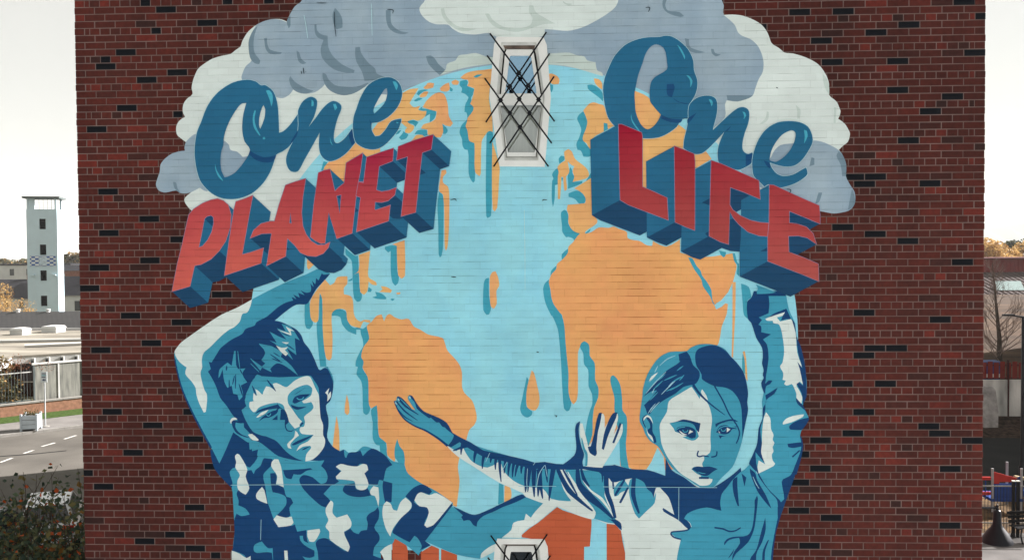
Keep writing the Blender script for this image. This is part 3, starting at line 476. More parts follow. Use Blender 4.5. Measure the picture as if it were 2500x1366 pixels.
bod = S(girl, 'bodice', 'MB', 'F4', '650 840 690 780 800 730 930 705 1040 730 1105 745 1090 650 1110 540 1180 450 1240 370 1330 280 1390 240 1440 190 1500 160 1560 290 1740 200 2000 340 1990 350 1900 600 1830 800 1790 900 1760 1010 1720 1350 1705 1500 540 1500 560 1350 590 1180 610 1095 560 1080 490 1020 510 1000 590 1000 700 970 740 940 720 890')
S(bod, 'hem_line', 'NV', 'F4', '390 720 520 800 620 860 700 910 720 950 690 980 590 995 500 1005 490 1030 530 1070 615 1092', line=(4, 3.4, 3.6))
for s in ('1245 370 1300 330 1300 450 1320 690 1300 680 1250 520', '1350 290 1410 340 1385 450 1370 380', '1450 230 1520 290 1540 370 1650 560 1715 720 1640 640 1540 500 1460 300', '1500 160 1560 290 1670 470 1790 590 1830 640 1820 700 1800 900 1785 620 1700 520 1560 330',
          '1860 360 1950 310 2000 200 2060 50 2085 0 2050 150 1990 350 1900 600 1830 800 1800 900 1790 700 1830 640 1870 600 1840 400', '1540 560 1550 600 1525 830 1500 980 1430 1130 1240 1340 1150 1500 1110 1500 1240 1290 1330 1140 1320 1075 1200 1100 1140 1165 1140 1130 1180 1085 1260 1060 1420 1045 1480 950 1510 700 1510 620',
          '1640 830 1645 970 1600 1130 1530 1280 1510 1500 1400 1500 1450 1350 1530 1220 1590 1000', '1260 1210 1180 1330 1240 1270', '1795 820 1800 900 1770 1010 1730 1350 1710 1500 1680 1500 1710 1300 1760 980'):
    S(bod, 'dress_fold', 'NV', 'F4', s)
S(bod, 'dress_fold', 'NV', 'F4', '1020 950 1120 965 1200 995 1270 990 1340 950', line=(4, 4, 3))
S(bod, 'dress_fold', 'NV', 'F4', '1680 1100 1620 1260 1590 1480', line=(2, 6, 8))
for s in ('1490 330 1530 420 1565 475', '1520 240 1545 300'):
    S(bod, 'fold_light', 'CK', 'F4', s, line=(1, 2, 1))
for s in ('1470 -770 1420 -720 1430 -510 1470 -460 1530 -280 1600 -160 1610 -40 1600 30 1620 110 1610 170 1620 210 1590 270 1620 380 1640 400 1650 310 1700 280 1725 240 1680 240 1640 280 1650 180 1670 50 1680 -50 1660 -200 1610 -260 1710 -325 1590 -350 1590 -420 1555 -440 1600 -500 1560 -530 1680 -580 1690 -700 1680 -790 1890 -790 1890 -850 1500 -850',
          '1680 -530 1750 -580 1880 -630 1895 -640 1960 -500 1900 -510 1830 -490 1850 -540 1880 -595 1750 -550',
          '1610 580 1650 500 1640 420 1790 325 1750 400 1650 480 1640 600 1610 720 1580 830 1590 950 1600 1020 1590 1100 1640 1255 1520 1110 1530 1250 1560 1370 1500 1320 1440 1250 1480 1160 1540 1010 1560 820 1605 700', '2010 450 2080 520 2100 540 2170 680 2120 600 2030 520', '1930 800 1970 760 2060 715 2170 690 2170 720 2120 800 2080 840 1940 835', '1910 1010 1980 1000 2080 990 2090 1040 1980 1060 1920 1050'):
    S(garm, 'arm_shadow', 'NV', 'E4', s)
for s in ('1640 -510 1680 -530 1880 -595 1850 -550 1780 -530 1820 -480 1950 -510 1980 -470 2010 -340 2030 -100 2090 90 2100 290 2060 250 2000 320 1960 280 1900 300 1870 280 1890 240 1850 230 1860 150 1820 70 1850 20 1870 -120 1850 -300 1810 -440 1740 -460 1730 -490 1660 -490',
          '1970 280 2010 290 2090 440 2080 520 2020 450 2020 400', '1855 750 1900 700 2000 665 2110 650 2100 680 1950 750 1855 775', '1650 625 1700 700 1710 830 1740 900 1730 960 1750 1000 1730 1050 1740 1100 1720 1140 1730 1210 1760 1250 1740 1280 1560 1370 1545 1290 1560 1210 1640 1260 1590 1120 1600 1000 1600 900 1620 700'):
    S(garm, 'light_on_arm', 'SW', 'E4', s)
S(garm, 'arm_shadow', 'NV', 'E4', '1960 -510 2000 -460 2020 -300 2070 -180 2110 -20 2135 140 2140 300 2145 420 2100 530 2085 400 2020 280 2050 260 2100 300 2060 100 2030 10 2095 90 2040 -100 2010 -340')
S(garm, 'arm_shadow', 'NV', 'E4', '1970 1170 2060 1090', line=(4, 3))
S(garm, 'wrist_light', 'MB', 'C4', '1025 970 1270 1065 1190 1080 1040 1085 1035 1060 1050 1020')
S(garm, 'arm_shadow', 'NV', 'E4', '2070 920 2090 1010 2085 1080 2050 1230 2005 1380', line=(3, 5, 7))
# her hand in the middle
hand = S(girl, 'open_hand', 'SW', 'E3', '830 460 860 460 900 620 930 740 1000 640 1030 500 1060 360 1110 340 1130 380 1130 520 1200 400 1260 330 1290 350 1290 420 1240 600 1320 470 1350 470 1350 560 1310 660 1110 985 1100 1000 900 985 905 870 870 760 830 600')
for s in ('785 470 830 435 825 470 815 520 820 620 850 750 880 840 860 930 870 990 620 962 760 850 785 750 770 560', '1060 335 1095 330 1090 380 1070 480 1050 560 1040 640 1030 760 1035 830 1015 860 950 820 925 745 960 740 1000 600 1030 430', '1230 340 1285 325 1270 390 1220 500 1170 620 1140 720 1120 785 1095 770 1120 600 1170 450'):
    S(hand, 'finger_shadow', 'NV', 'E3', s)
S(hand, 'finger_shadow', 'NV', 'E3', '1325 460 1290 560 1235 700', line=(5, 5.5, 5))
S(hand, 'finger_shade', 'MB', 'E3', '850 640 880 770 910 840 905 980', line=(2, 6, 5))
# her reaching forearm on the left
fore = S(girl, 'forearm', 'MB', 'E2', '510 190 540 180 545 145 565 130 600 150 650 205 720 280 770 300 690 180 680 140 700 115 735 130 790 220 870 310 980 360 1090 410 1160 460 1215 560 1240 610 1210 680 1165 735 1080 660 960 580 850 530 720 470 640 410 580 340 550 280')
S(fore, 'arm_shadow', 'NV', 'E2', '735 130 790 220 870 310 980 360 1090 410 1160 460 1215 560 1240 600 1160 540 1130 510 1100 500 1060 450 1030 450 960 390 940 400 870 350 790 280 760 200 690 130 700 115')
for s, w in (('515 190 560 300 640 410 760 490 900 550 1060 650 1165 735', (3, 3.4, 6)), ('560 150 650 250 810 355', (5, 5, 1.5)), ('540 190 640 310 800 425', (3, 4, 1)), ('560 290 640 380 740 435', (2, 3, 1)), ('550 140 590 150 650 205 720 280', (3, 3, 1.5))):
    S(fore, 'finger_line', 'NV', 'E2', s, line=w)
for s in ('700 130 710 160', '525 205 545 230', '560 160 575 185'):
    S(fore, 'finger_nail', 'CK', 'E2', s, line=(3.4, 3))
# her head
hd = S(girl, 'head', 'MB', 'E4', '110 650 140 440 150 330 200 170 290 20 370 -60 480 -110 680 -120 730 -160 830 -200 960 -205 1060 -185 1150 -140 1220 -50 1290 20 1370 130 1410 260 1430 400 1420 500 1420 620 1410 700 1380 850 1350 1000 1300 1150 1240 1290 1100 1430 1000 1540 900 1545 840 1535 700 1440 500 1300 400 1150 330 1040 240 980 180 900 150 820 110 740')
S(hd, 'hair', 'NV', 'E4', '150 440 200 380 300 260 420 130 560 40 590 0 580 -80 680 -115 720 -60 760 50 830 120 840 190 800 270 760 290 700 300 640 320 540 400 400 480 300 560 230 650 200 640 180 580 160 540 230 470 320 360 250 370')
S(hd, 'hair', 'NV', 'E4', '790 -100 830 -150 960 -190 1060 -180 1160 -120 1220 -50 1290 20 1370 130 1410 260 1430 400 1420 500 1430 600 1400 750 1360 950 1350 600 1320 480 1240 370 1150 325 1040 310 1000 300 870 225 860 160 800 60 785 -20')
S(hd, 'light_on_face', 'SW', 'E4', '740 315 580 410 465 490 440 620 355 770 360 900 375 1010 440 1160 540 1300 620 1380 800 1490 850 1520 950 1510 990 1470 995 1440 940 1430 830 1430 860 1400 800 1370 740 1320 770 1290 880 1290 870 1250 895 1200 890 1165 960 1120 975 1060 970 950 975 850 990 700 950 540 880 440 850 390 840 465 800 400')
S(hd, 'light_on_face', 'SW', 'E4', '870 345 920 420 940 480 890 440 855 380')
for s, w in (('1020 305 1120 480 1200 650 1290 780 1325 870 1310 950 1285 1005', (3.5, 3.5, 3)), ('760 290 830 390 940 500 1080 610 1150 660', (7, 4, 1.2))):
    S(hd, 'hair_strand', 'NV', 'E4', s, line=w)
S(hd, 'eye', 'MB', 'E4', '470 760 560 740 700 740 770 780 800 830 830 920 790 960 740 970 630 930 690 915 600 880 540 860 520 820')
for s in ('490 745 560 738 640 712 760 735 850 760 830 870 800 840 770 780 700 748 600 740', '540 860 570 810 650 795 740 810 790 850 790 930 740 945 690 920 600 885 560 855', '1030 770 1120 730 1250 708 1312 742 1200 732 1080 770 1035 812', '1040 870 1080 800 1160 780 1220 800 1290 795 1290 832 1240 830 1200 880 1130 895 1070 880', '1070 905 1160 915 1110 925 1090 950',
          '740 1315 800 1285 880 1290 960 1285 1060 1315 1000 1350 930 1400 860 1390 800 1350', '830 1412 950 1412 950 1438 830 1436'):
    S(hd, 'feature', 'NV', 'E4', s)
for s in ('590 845 640 880 690 900 640 900 600 868', '720 840 760 862 700 892', '1170 810 1215 835 1170 870', '1068 850 1090 880 1078 878'):
    S(hd, 'eye', 'SW', 'E4', s)
for s in ('632 838 650 866 690 858 694 838', '1100 824 1112 852 1145 850 1155 830', '545 850 590 815 660 805', '1060 850 1090 815 1160 795 1290 815'):
    S(hd, 'eye', 'HL', 'E4', s, line=(1.8,))
for s in ('825 1095 810 1150 840 1165 880 1155 950 1165', '980 1170 1040 1155 1050 1100'):
    S(hd, 'nose', 'NV', 'E4', s, line=(3.4, 3.4, 3))
S(hd, 'lip_light', 'HL', 'E4', '820 1352 870 1368 910 1372', line=(1, 2, 1))
for key, w, lines in (('CK', 2.6, ('185 395 300 260 430 130', '370 410 470 310 560 225', '210 640 250 580 300 520', '235 630 290 560 350 500', '350 60 440 -20 545 -65', '225 260 330 140', '330 60 290 140', '460 310 520 250', '300 320 250 400 280 370')), ('MB', 3.4, ('270 350 390 240', '400 240 560 170', '480 360 640 265', '590 240 650 170', '430 370 590 300', '470 60 560 30 600 0', '330 240 420 160', '500 260 620 190', '560 120 640 60', '230 480 330 380'))):
    for s in lines:
        S(hd, 'hair_light', key, 'E4', s, line=(0.8, w, 0.8))
S(hd, 'hair_light', 'SW', 'E4', '220 250 250 190 330 140 280 200')
ear = S(hd, 'ear', 'SW', 'E4', '152 730 160 690 200 658 245 685 272 770 235 705 195 680 165 715')
S(hd, 'ear_line', 'NV', 'E4', '190 690 220 690 260 760 265 860 300 930 312 990 285 1002 260 920 210 870 205 840 235 810 225 750 200 715')
S(hd, 'ear_line', 'SW', 'E4', '188 810 212 880 258 920 275 985 210 905')
S(hd, 'ear_line', 'NV', 'E4', '200 655 150 690 150 745 180 810', line=(1.5, 3, 2))

# ------------------------------------------------------------ script lettering
def script_letter(tile, s, holes=(), shadows=(), lights=()):
    o = S(mural, 'letter', 'EDGE', tile, ' '.join('%.2f %.2f' % ((x - TILES[tile][0]) * TILES[tile][2], (y - TILES[tile][1]) * TILES[tile][2]) for x, y in offset(pts_(tile, s), 0.9)), holes=[(tile, h) for h in holes])
    S(o, 'letter_face', 'BL', tile, s, holes=[(tile, h) for h in holes])
    for h in shadows: S(o, 'letter_shadow', 'DS', tile, h)
    for h in lights: S(o, 'letter_highlight', 'HL', tile, h)
script_letter('B1', '620 80 560 240 510 360 485 500 480 640 500 800 545 950 620 1050 720 1130 840 1175 960 1180 1080 1155 1200 1095 1320 980 1400 850 1450 720 1475 640 1550 600 1640 530 1740 340 1740 140 1700 200 1640 280 1560 355 1510 372 1505 200 1490 20 1440 -130 1340 -210 1290 -205 1230 -250 1120 -275 950 -240 800 -150 700 -50',
              ['1110 10 1060 15 1010 60 920 200 860 340 835 440 830 520 805 600 795 720 805 830 845 915 900 900 980 850 1080 730 1155 580 1090 480 1065 380 1060 280 1075 140', '1320 35 1340 90 1330 200 1280 325 1265 280 1270 180 1300 70'],
              ['1155 590 1240 640 1340 670 1475 645 1440 720 1330 735 1220 700 1140 630'], ['1215 95 1225 110 1210 200 1230 300 1285 405 1270 405 1200 300 1190 170', '1310 430 1330 422 1344 440 1330 455 1312 450', '730 750 750 830 830 955 815 955 760 890 730 800', '1350 -140 1390 -145 1430 -90 1430 10 1415 50 1395 -30'])
script_letter('B1', '1740 140 1745 90 1800 -10 1890 -65 1960 -40 1975 10 1960 100 1930 190 1870 300 1950 200 2030 90 2100 20 2170 -15 2240 10 2270 50 2260 110 2230 180 2200 280 2180 380 2180 460 2200 495 2240 495 2320 430 2400 320 2440 480 2400 540 2330 620 2230 690 2130 720 2060 690 2010 620 1995 500 2005 370 1900 560 1820 700 1750 830 1700 850 1640 830 1600 750 1600 660 1655 525 1740 340', (),
              ['1740 340 1730 400 1640 530 1660 470 1700 400', '2360 400 2400 330 2440 480 2400 530'], ['1905 -30 1930 -10 1930 45 1905 50', '2170 25 2200 20 2220 70 2190 100', '2130 420 2145 480 2165 525 2140 500'])
script_letter('B2', '210 310 220 180 250 90 300 -50 380 -190 470 -260 580 -300 680 -300 770 -240 810 -140 800 -40 740 80 640 180 530 240 440 255 440 340 480 415 540 405 610 330 680 230 800 200 800 230 760 340 680 440 600 520 520 565 430 575 330 550 240 480', ['625 -170 630 -100 590 20 470 140 460 100 480 40 540 -70 600 -160'],
              ['410 210 440 255 430 285'], ['695 -250 730 -250 760 -200 740 -145 720 -190', '735 240 770 245 750 260'])
script_letter('P', '1500 138 1486 166 1476 192 1472 220 1476 255 1484 286 1499 307 1520 325 1545 335 1570 338 1590 338 1610 335 1630 326 1652 310 1664 292 1690 288 1700 270 1684 253 1696 234 1702 214 1702 196 1694 172 1692 148 1680 122 1660 102 1640 90 1624 88 1610 91 1580 92 1552 98 1524 112',
              ['1628 170 1628 152 1625 130 1618 116 1602 109 1588 115 1576 132 1568 156 1558 184 1552 212 1549 230 1550 252 1552 274 1562 300 1572 312 1582 316 1596 308 1608 292 1613 280 1602 268 1588 250 1586 240 1586 220 1590 200 1600 188'],
              ['1628 206 1644 205 1647 214 1640 238 1630 234 1627 220', '1640 238 1660 250 1684 253 1670 254 1652 248', '1614 280 1636 290 1666 292 1660 300 1634 298 1614 290'], ['1653 110 1660 116 1672 138 1671 146 1666 134', '1675 184 1682 186 1690 198 1688 208 1685 214 1684 196', '1541 279 1544 294 1562 320 1558 319 1544 300 1540 286'])
script_letter('B4', '200 200 180 330 150 450 140 560 270 630 370 620 480 530 640 360 590 470 560 580 560 680 580 740 800 825 900 790 980 730 980 610 930 630 880 605 860 560 865 470 890 370 930 260 945 160 930 90 870 60 800 75 680 170 500 340 510 290 540 180 555 60 540 -35 480 -75 400 -80 300 -50 220 20 200 100', (),
              ['195 200 300 130 220 240 190 260', '650 350 720 290 680 350', '900 640 985 620 970 730 900 780'], ['450 -35 480 -30 500 10 485 50 470 10', '860 115 890 125 905 165 875 210 880 160'])
script_letter('B4', '980 700 1000 600 1060 450 1150 330 1280 250 1420 230 1560 245 1660 300 1710 400 1715 490 1660 600 1590 700 1500 770 1400 785 1300 770 1195 735 1220 800 1280 870 1360 900 1480 880 1570 830 1635 795 1655 870 1600 930 1500 990 1380 1030 1300 1040 1180 1000 1130 1030 1080 980 1000 900 980 800',
              ['1190 700 1210 600 1260 500 1340 400 1440 345 1490 350 1510 390 1490 490 1430 600 1350 680 1270 725 1210 715'], ['1120 710 1190 740 1200 810 1160 780'], ['1610 335 1645 345 1655 420 1610 505 1620 420'])

# ------------------------------------------------------------ block lettering with painted depth
def zat(y): return at(1250, y).z
RED1 = paint_mat('red_left', (zat(690), (209, 99, 88), zat(330), (152, 26, 62)))
RED2 = paint_mat('red_right', (zat(700), (176, 84, 78), zat(300), (150, 24, 48)))
def area(p): return sum(p[i][0] * p[(i + 1) % len(p)][1] - p[(i + 1) % len(p)][0] * p[i][1] for i in range(len(p)))
BLOCKS = []
def block(tile, s, vec, m, holes=()):
    outer = pts_(tile, s); hl = [pts_(tile, h) for h in holes]
    BLOCKS.append((outer, hl, vec, m))
def paint_blocks():
    roots = []
    for outer, hl, vec, m in BLOCKS:
        quads = {'BL': [], 'DB': []}
        for k, lp in enumerate([outer] + hl):
            sg = 1 if area(lp) > 0 else -1
            if k: sg = -sg
            for i in range(len(lp)):
                a, b = lp[i], lp[(i + 1) % len(lp)]
                nx, ny = (b[1] - a[1]) * sg, -(b[0] - a[0]) * sg
                if nx * vec[0] + ny * vec[1] <= 0: continue
                ln = math.hypot(nx, ny) or 1
                q = [a, b, (b[0] + vec[0], b[1] + vec[1]), (a[0] + vec[0], a[1] + vec[1])]
                quads['DB' if ny / ln > 0.62 else 'BL'].append((a[0] * vec[0] + a[1] * vec[1], q))
        root = sheet('letter', [[q] for _, q in sorted(quads['BL'], key=lambda t: -t[0])], paint_mat('BL'), mural)
        if quads['DB']:
            runs = []
            for t in quads['DB']:
                if runs and runs[-1][-1][1][1] == t[1][0]: runs[-1].append(t)
                else: runs.append([t])
            if len(runs) > 1 and runs[-1][-1][1][1] == runs[0][0][1][0]: runs[0] = runs.pop() + runs[0]
            for run in sorted(runs, key=lambda r: -r[0][0]):
                sheet('letter_underside', [[q] for _, q in run], paint_mat('DB'), root)
        roots.append(root)
    for (outer, hl, vec, m), root in zip(BLOCKS, roots):
        sheet('letter_outline', [[offset(outer, 1.1)] + [offset(h, -1.1) for h in hl]], paint_mat('OL'), root)
        sheet('letter_face', [[outer] + hl], m, root)
V1, V2 = (44, 40.5), (-69, 37.5)
block('C1', '205 1055 425 990 480 740 560 725 680 660 780 560 860 440 915 270 925 120 890 0 830 -50 760 -75 680 -60 580 -20 470 50 410 120 330 480 270 720', V1, RED1, ['600 170 630 140 680 125 710 150 715 220 690 330 640 430 580 500 530 520 560 380'])
block('C1', '985 -40 1080 -70 1190 -115 1150 100 1060 605 1160 580 1320 525 1290 710 845 860 900 450 960 60', V1, RED1)
block('C1', '1590 -240 1720 -285 1835 -320 1800 -100 1785 100 1800 260 1840 360 1900 440 1980 490 2060 490 2130 455 2110 520 2050 590 1960 628 1860 620 1770 580 1700 490 1610 405 1590 625 1360 740 1420 345 1300 350 1160 405 1200 310 1290 230 1400 200 1455 200 1510 0', V1, RED1, ['1650 90 1665 230 1635 220'])
block('C1', '1895 390 1935 0 1990 -390 2060 -420 2130 -435 2160 -300 2190 -165 2240 -215 2305 -265 2330 -510 2430 -570 2530 -630 2500 -400 2475 -280 2540 -280 2540 -90 2450 -105 2400 345 2215 410 2115 90 2070 465 2020 470 1950 435', V1, RED1, ['2210 -110 2270 -125 2250 110'])
block('B2', '380 670 550 610 705 560 695 715 530 780 510 960 495 1070 560 1090 650 1075 740 1040 720 1130 640 1200 560 1220 480 1215 475 1300 485 1315 665 1255 645 1445 255 1578 305 1160 250 1140 280 970 340 985', V1, RED1)
block('B2', '765 540 970 460 1190 395 1165 575 1055 615 1010 1000 975 1340 800 1390 880 660 745 705', V1, RED1)
paint_blocks(); BLOCKS.clear()
block('B3', '1300 270 1340 270 1460 320 1580 370 1590 420 1590 1030 1750 1100 1890 1165 1905 1435 1420 1250 1320 1190 1310 800', V2, RED2)
block('B3', '1980 535 2100 580 2220 630 2230 720 2228 1560 2120 1520 1990 1460 1985 900', V2, RED2)
block('C4', '480 -540 600 -500 1060 -295 1075 -70 890 -150 710 -215 705 0 740 60 830 130 960 190 1080 215 1190 222 1190 385 1060 375 930 330 820 240 750 160 705 80 690 480 590 450 455 380 465 0', V2, RED2)
block('C4', '1190 -245 1240 -240 1500 -120 1795 10 1805 120 1805 230 1640 160 1430 75 1430 220 1520 230 1640 270 1720 350 1765 480 1650 400 1540 375 1420 380 1425 575 1600 640 1785 720 1790 930 1600 850 1170 685 1170 385 1185 220', V2, RED2)
paint_blocks()
# chalky scaffold lines left across the paint
for t, s in (('F1', '320 432 1000 426 2120 430'), ('F3', '80 445 540 446'), ('F3', '1110 452 2500 462'), ('F3', '2035 460 2033 870'), ('F1', '692 850 686 1100')):
    S(mural, 'chalk_line', 'CK', t, s, line=(1.3, 1.3))
for t, s in (('C3', '150 60 158 500 160 1040'), ('A2', '715 190 740 330 760 470'), ('A2', '1535 50 1540 200 1545 440')):
    S(mural, 'chalk_line', 'EDGE', t, s, line=(1.0, 1.6, 1.0))
for t, s in (('A2', '1088 150 1088 300 1105 450'), ('A2', '870 42 985 42'), ('A2', '1730 122 1800 130 1795 170'), ('A4', '380 100 430 100 410 150'), ('B4', '1400 1060 1450 1070 1430 1110'), ('B3', '370 1200 385 1188 430 1190'), ('E3', '520 365 548 368 535 385'), ('B2', '1400 1192 1455 1180 1475 1200'), ('C2', '1410 875 1470 880'), ('D3', '300 540 328 545'), ('A4', '1970 1070 1995 1080'), ('A2', '680 870 685 905'), ('A2', '705 830 715 905'), ('A2', '735 875 740 885')):
    S(mural, 'paint_flaw', 'DK', t, s, line=(1.2, 2.2, 1.0))
# ------------------------------------------------------------ the brick building
WALLW, DEPTH, WTOP = 43 * STR, 36.5, ZTOP + 1.35
bld = empty('brick_building', (0, 0, 0))
tag(bld, 'tall red brick building whose gable wall carries the mural', 'building')
def brick_nodes(m, single):
    n, l = m.node_tree.nodes, m.node_tree.links
    b = n['Principled BSDF']; b.inputs['Roughness'].default_value = 0.85; b.inputs['Specular IOR Level'].default_value = 0.2
    if single:
        oi = n.new('ShaderNodeObjectInfo'); fac = oi.outputs['Random']
    else:
        at_ = n.new('ShaderNodeAttribute'); at_.attribute_name = 'rnd'; fac = at_.outputs['Fac']
    r = n.new('ShaderNodeValToRGB'); e = r.color_ramp.elements
    e[0].position, e[0].color = 0.0, (0.04815, 0.01900, 0.01709, 1)
    e[1].position, e[1].color = 1.0, (0.17653, 0.02944, 0.02137, 1)
    for p, c in ((0.10, (0.07697, 0.02137, 0.01768, 1)), (0.35, (0.09302, 0.02223, 0.01745, 1)), (0.7, (0.10758, 0.02334, 0.01768, 1)), (0.93, (0.12200, 0.02471, 0.01840, 1))):
        k = e.new(p); k.color = c
    l.new(fac, r.inputs[0])
    tc = n.new('ShaderNodeTexCoord'); src = tc.outputs['Object']
    if single:                                    # shared mesh: shift the grain from brick to brick
        va = n.new('ShaderNodeVectorMath'); va.operation = 'ADD'; l.new(tc.outputs['Object'], va.inputs[0]); l.new(oi.outputs['Location'], va.inputs[1]); src = va.outputs[0]
    nz = n.new('ShaderNodeTexNoise'); nz.inputs['Scale'].default_value = 22; nz.inputs['Detail'].default_value = 6; l.new(src, nz.inputs['Vector'])
    r2 = n.new('ShaderNodeValToRGB'); r2.color_ramp.elements[0].position = 0.3; r2.color_ramp.elements[1].position = 0.72
    r2.color_ramp.elements[0].color = (0.72, 0.74, 0.78, 1); r2.color_ramp.elements[1].color = (1.12, 1.08, 1.05, 1); l.new(nz.outputs[0], r2.inputs[0])
    mx = n.new('ShaderNodeMixRGB'); mx.blend_type = 'MULTIPLY'; mx.inputs[0].default_value = 1; l.new(r.outputs[0], mx.inputs[1]); l.new(r2.outputs[0], mx.inputs[2])
    nw = n.new('ShaderNodeTexNoise'); nw.inputs['Scale'].default_value = 0.42; nw.inputs['Detail'].default_value = 4; l.new(src, nw.inputs['Vector'])
    r3 = n.new('ShaderNodeValToRGB'); r3.color_ramp.elements[0].position = 0.35; r3.color_ramp.elements[1].position = 0.7
    r3.color_ramp.elements[0].color = (0.76, 0.77, 0.79, 1); r3.color_ramp.elements[1].color = (1.16, 1.14, 1.12, 1); l.new(nw.outputs[0], r3.inputs[0])
    m2 = n.new('ShaderNodeMixRGB'); m2.blend_type = 'MULTIPLY'; m2.inputs[0].default_value = 1; l.new(mx.outputs[0], m2.inputs[1]); l.new(r3.outputs[0], m2.inputs[2])
    ms = n.new('ShaderNodeMapping'); ms.inputs['Scale'].default_value = (1.5, 1, 0.16); l.new(src, ms.inputs['Vector'])     # rain streaks down the wall
    nsk = n.new('ShaderNodeTexNoise'); nsk.inputs['Scale'].default_value = 1.6; nsk.inputs['Detail'].default_value = 5; l.new(ms.outputs[0], nsk.inputs['Vector'])
    r4 = n.new('ShaderNodeValToRGB'); r4.color_ramp.elements[0].position = 0.36; r4.color_ramp.elements[1].position = 0.6
    r4.color_ramp.elements[0].color = (0.80, 0.81, 0.83, 1); r4.color_ramp.elements[1].color = (1.06, 1.05, 1.04, 1); l.new(nsk.outputs[0], r4.inputs[0])
    m3 = n.new('ShaderNodeMixRGB'); m3.blend_type = 'MULTIPLY'; m3.inputs[0].default_value = 1; l.new(m2.outputs[0], m3.inputs[1]); l.new(r4.outputs[0], m3.inputs[2])
    l.new(m3.outputs[0], b.inputs['Base Color'])
    bp = n.new('ShaderNodeBump'); bp.inputs['Strength'].default_value = 0.4; bp.inputs['Distance'].default_value = 0.004
    nb = n.new('ShaderNodeTexNoise'); nb.inputs['Scale'].default_value = 120; nb.inputs['Detail'].default_value = 5; l.new(src, nb.inputs['Vector'])
    l.new(nb.outputs[0], bp.inputs['Height']); l.new(bp.outputs[0], b.inputs['Normal'])
def new_mat(name):
    m = bpy.data.materials.new(name); m.use_nodes = True; MATS[name] = m; return m
MBR1, MBR2 = new_mat('brick_red_single'), new_mat('brick_red_field')
brick_nodes(MBR1, True); brick_nodes(MBR2, False)
MDARK = mat('brick_blue_black', (0.0050, 0.0062, 0.0095), rough=0.7, var=0.35, scale=16, bump=0.25, bscale=90, spec=0.12)
MMORT = mat('mortar', (0.205, 0.150, 0.138), rough=0.95, var=0.30, scale=3, bump=0.35, bscale=150)
# the bond: one course of headers to three of stretchers
def in_poly(x, z, poly):
    c = False
    for i in range(len(poly)):
        (x0, z0), (x1, z1) = poly[i - 1], poly[i]
        if (z0 > z) != (z1 > z) and x < (x1 - x0) * (z - z0) / (z1 - z0) + x0: c = not c
    return c
OPEN = []
for h in (H1, H2):
    OPEN.append([(q.x, q.z) for q in (at(x, y) for x, y in pts_('P', h))])
rng = random.Random(7)
bricks = []                                         # (x0, x1, row)
v0, v1 = -int(1.35 / COURSE), int(ZTOP / COURSE)
for v in range(v0, v1):
    if v % 4 == 0:
        xs = [0, 0.5, 0.75] + [0.75 + 0.5 * k for k in range(1, 84)] + [42.5, 43]
    elif v % 4 == 2:
        xs = [0, 0.5] + [0.5 + k for k in range(1, 43)] + [43]
    else:
        xs = list(range(44))
    for a, b in zip(xs, xs[1:]):
        bricks.append([a * STR, b * STR, v])
DARKPX = [(406, 22), (508, 55), (358, 8), (382, 74), (307, 127), (259, 144), (257, 162), (434, 177), (361, 195), (310, 264), (560, 6), (662, 7), (440, 280), (237, 315), (266, 468), (373, 535), (268, 570), (246, 654), (370, 637), (433, 585), (222, 705), (323, 771), (447, 788), (375, 838), (249, 856), (276, 1007), (376, 1040), (329, 1107), (217, 1158), (254, 1191), (356, 1324), (547, 720), (479, 1072), (432, 1305), (497, 1238), (513, 1139), (531, 1357), (497, 1340),
          (1962, 26), (2057, 23), (2356, 2), (2394, 33), (2219, 54), (2136, 74), (2002, 95), (2382, 122), (2027, 147), (2189, 144), (2190, 216), (2324, 230), (2270, 264), (2210, 340), (2080, 430), (2124, 430), (2102, 448), (2265, 446), (2050, 554), (2124, 571), (2102, 762), (2217, 587), (2346, 640), (2289, 779), (2202, 849), (2152, 849), (2130, 866), (1994, 798), (2042, 936), (2152, 936), (2098, 1005), (2261, 1042), (2288, 1060), (2370, 1078), (2066, 1057), (1992, 1074), (1962, 1108), (1994, 1143), (2316, 1147), (2314, 1285), (1952, 1176), (1940, 1245), (2018, 1264), (1968, 1332), (482, 1000), (1857, 58)]
dark = set()
for px, py in DARKPX:
    q = at(px, py)
    best = min(range(len(bricks)), key=lambda i: abs((bricks[i][0] + bricks[i][1]) / 2 - q.x) + 3.2 * abs(ZTOP - bricks[i][2] * COURSE - q.z) + (0.5 if i in dark else 0))
    dark.add(best)
for k, (a, b, v) in enumerate(bricks):              # a few more beyond the picture, so the scatter goes on
    z = ZTOP - v * COURSE
    if (z < 5.2 or z > ZTOP + 0.2) and b - a > 0.2 and rng.random() < 0.03: dark.add(k)
def brick_geo(w):
    """front face plus four sides, the arrises worn"""
    x, z, j, d = w / 2 - 0.005, COURSE / 2 - 0.0048, 0.0022, 0.03
    vs_ = [(-x + j, 0, -z + j), (x - j, 0, -z + j), (x - j, 0, z - j), (-x + j, 0, z - j), (-x, j, -z), (x, j, -z), (x, j, z), (-x, j, z), (-x, d, -z), (x, d, -z), (x, d, z), (-x, d, z)]
    fs = [(0, 1, 2, 3)] + [(4 + i, 4 + (i + 1) % 4, (i + 1) % 4, i) for i in range(4)] + [(8 + i, 8 + (i + 1) % 4, 4 + (i + 1) % 4, 4 + i) for i in range(4)]
    return vs_, fs
BMESH = {}
def brick_mesh(w, m):
    k = (round(w, 4), m.name)
    if k not in BMESH:
        me = bpy.data.meshes.new('brick'); vs_, fs = brick_geo(w); me.from_pydata(vs_, [], fs); me.materials.append(m); BMESH[k] = me
    return BMESH[k]
def hidden(k):
    a, b, v = bricks[k]; z = ZTOP - v * COURSE
    for op in OPEN:
        for x in (a + 0.005, (a + b) / 2, b - 0.005):
            for zz in (z - 0.03, z, z + 0.03):
                if in_poly(x, zz, op): return True
    return False
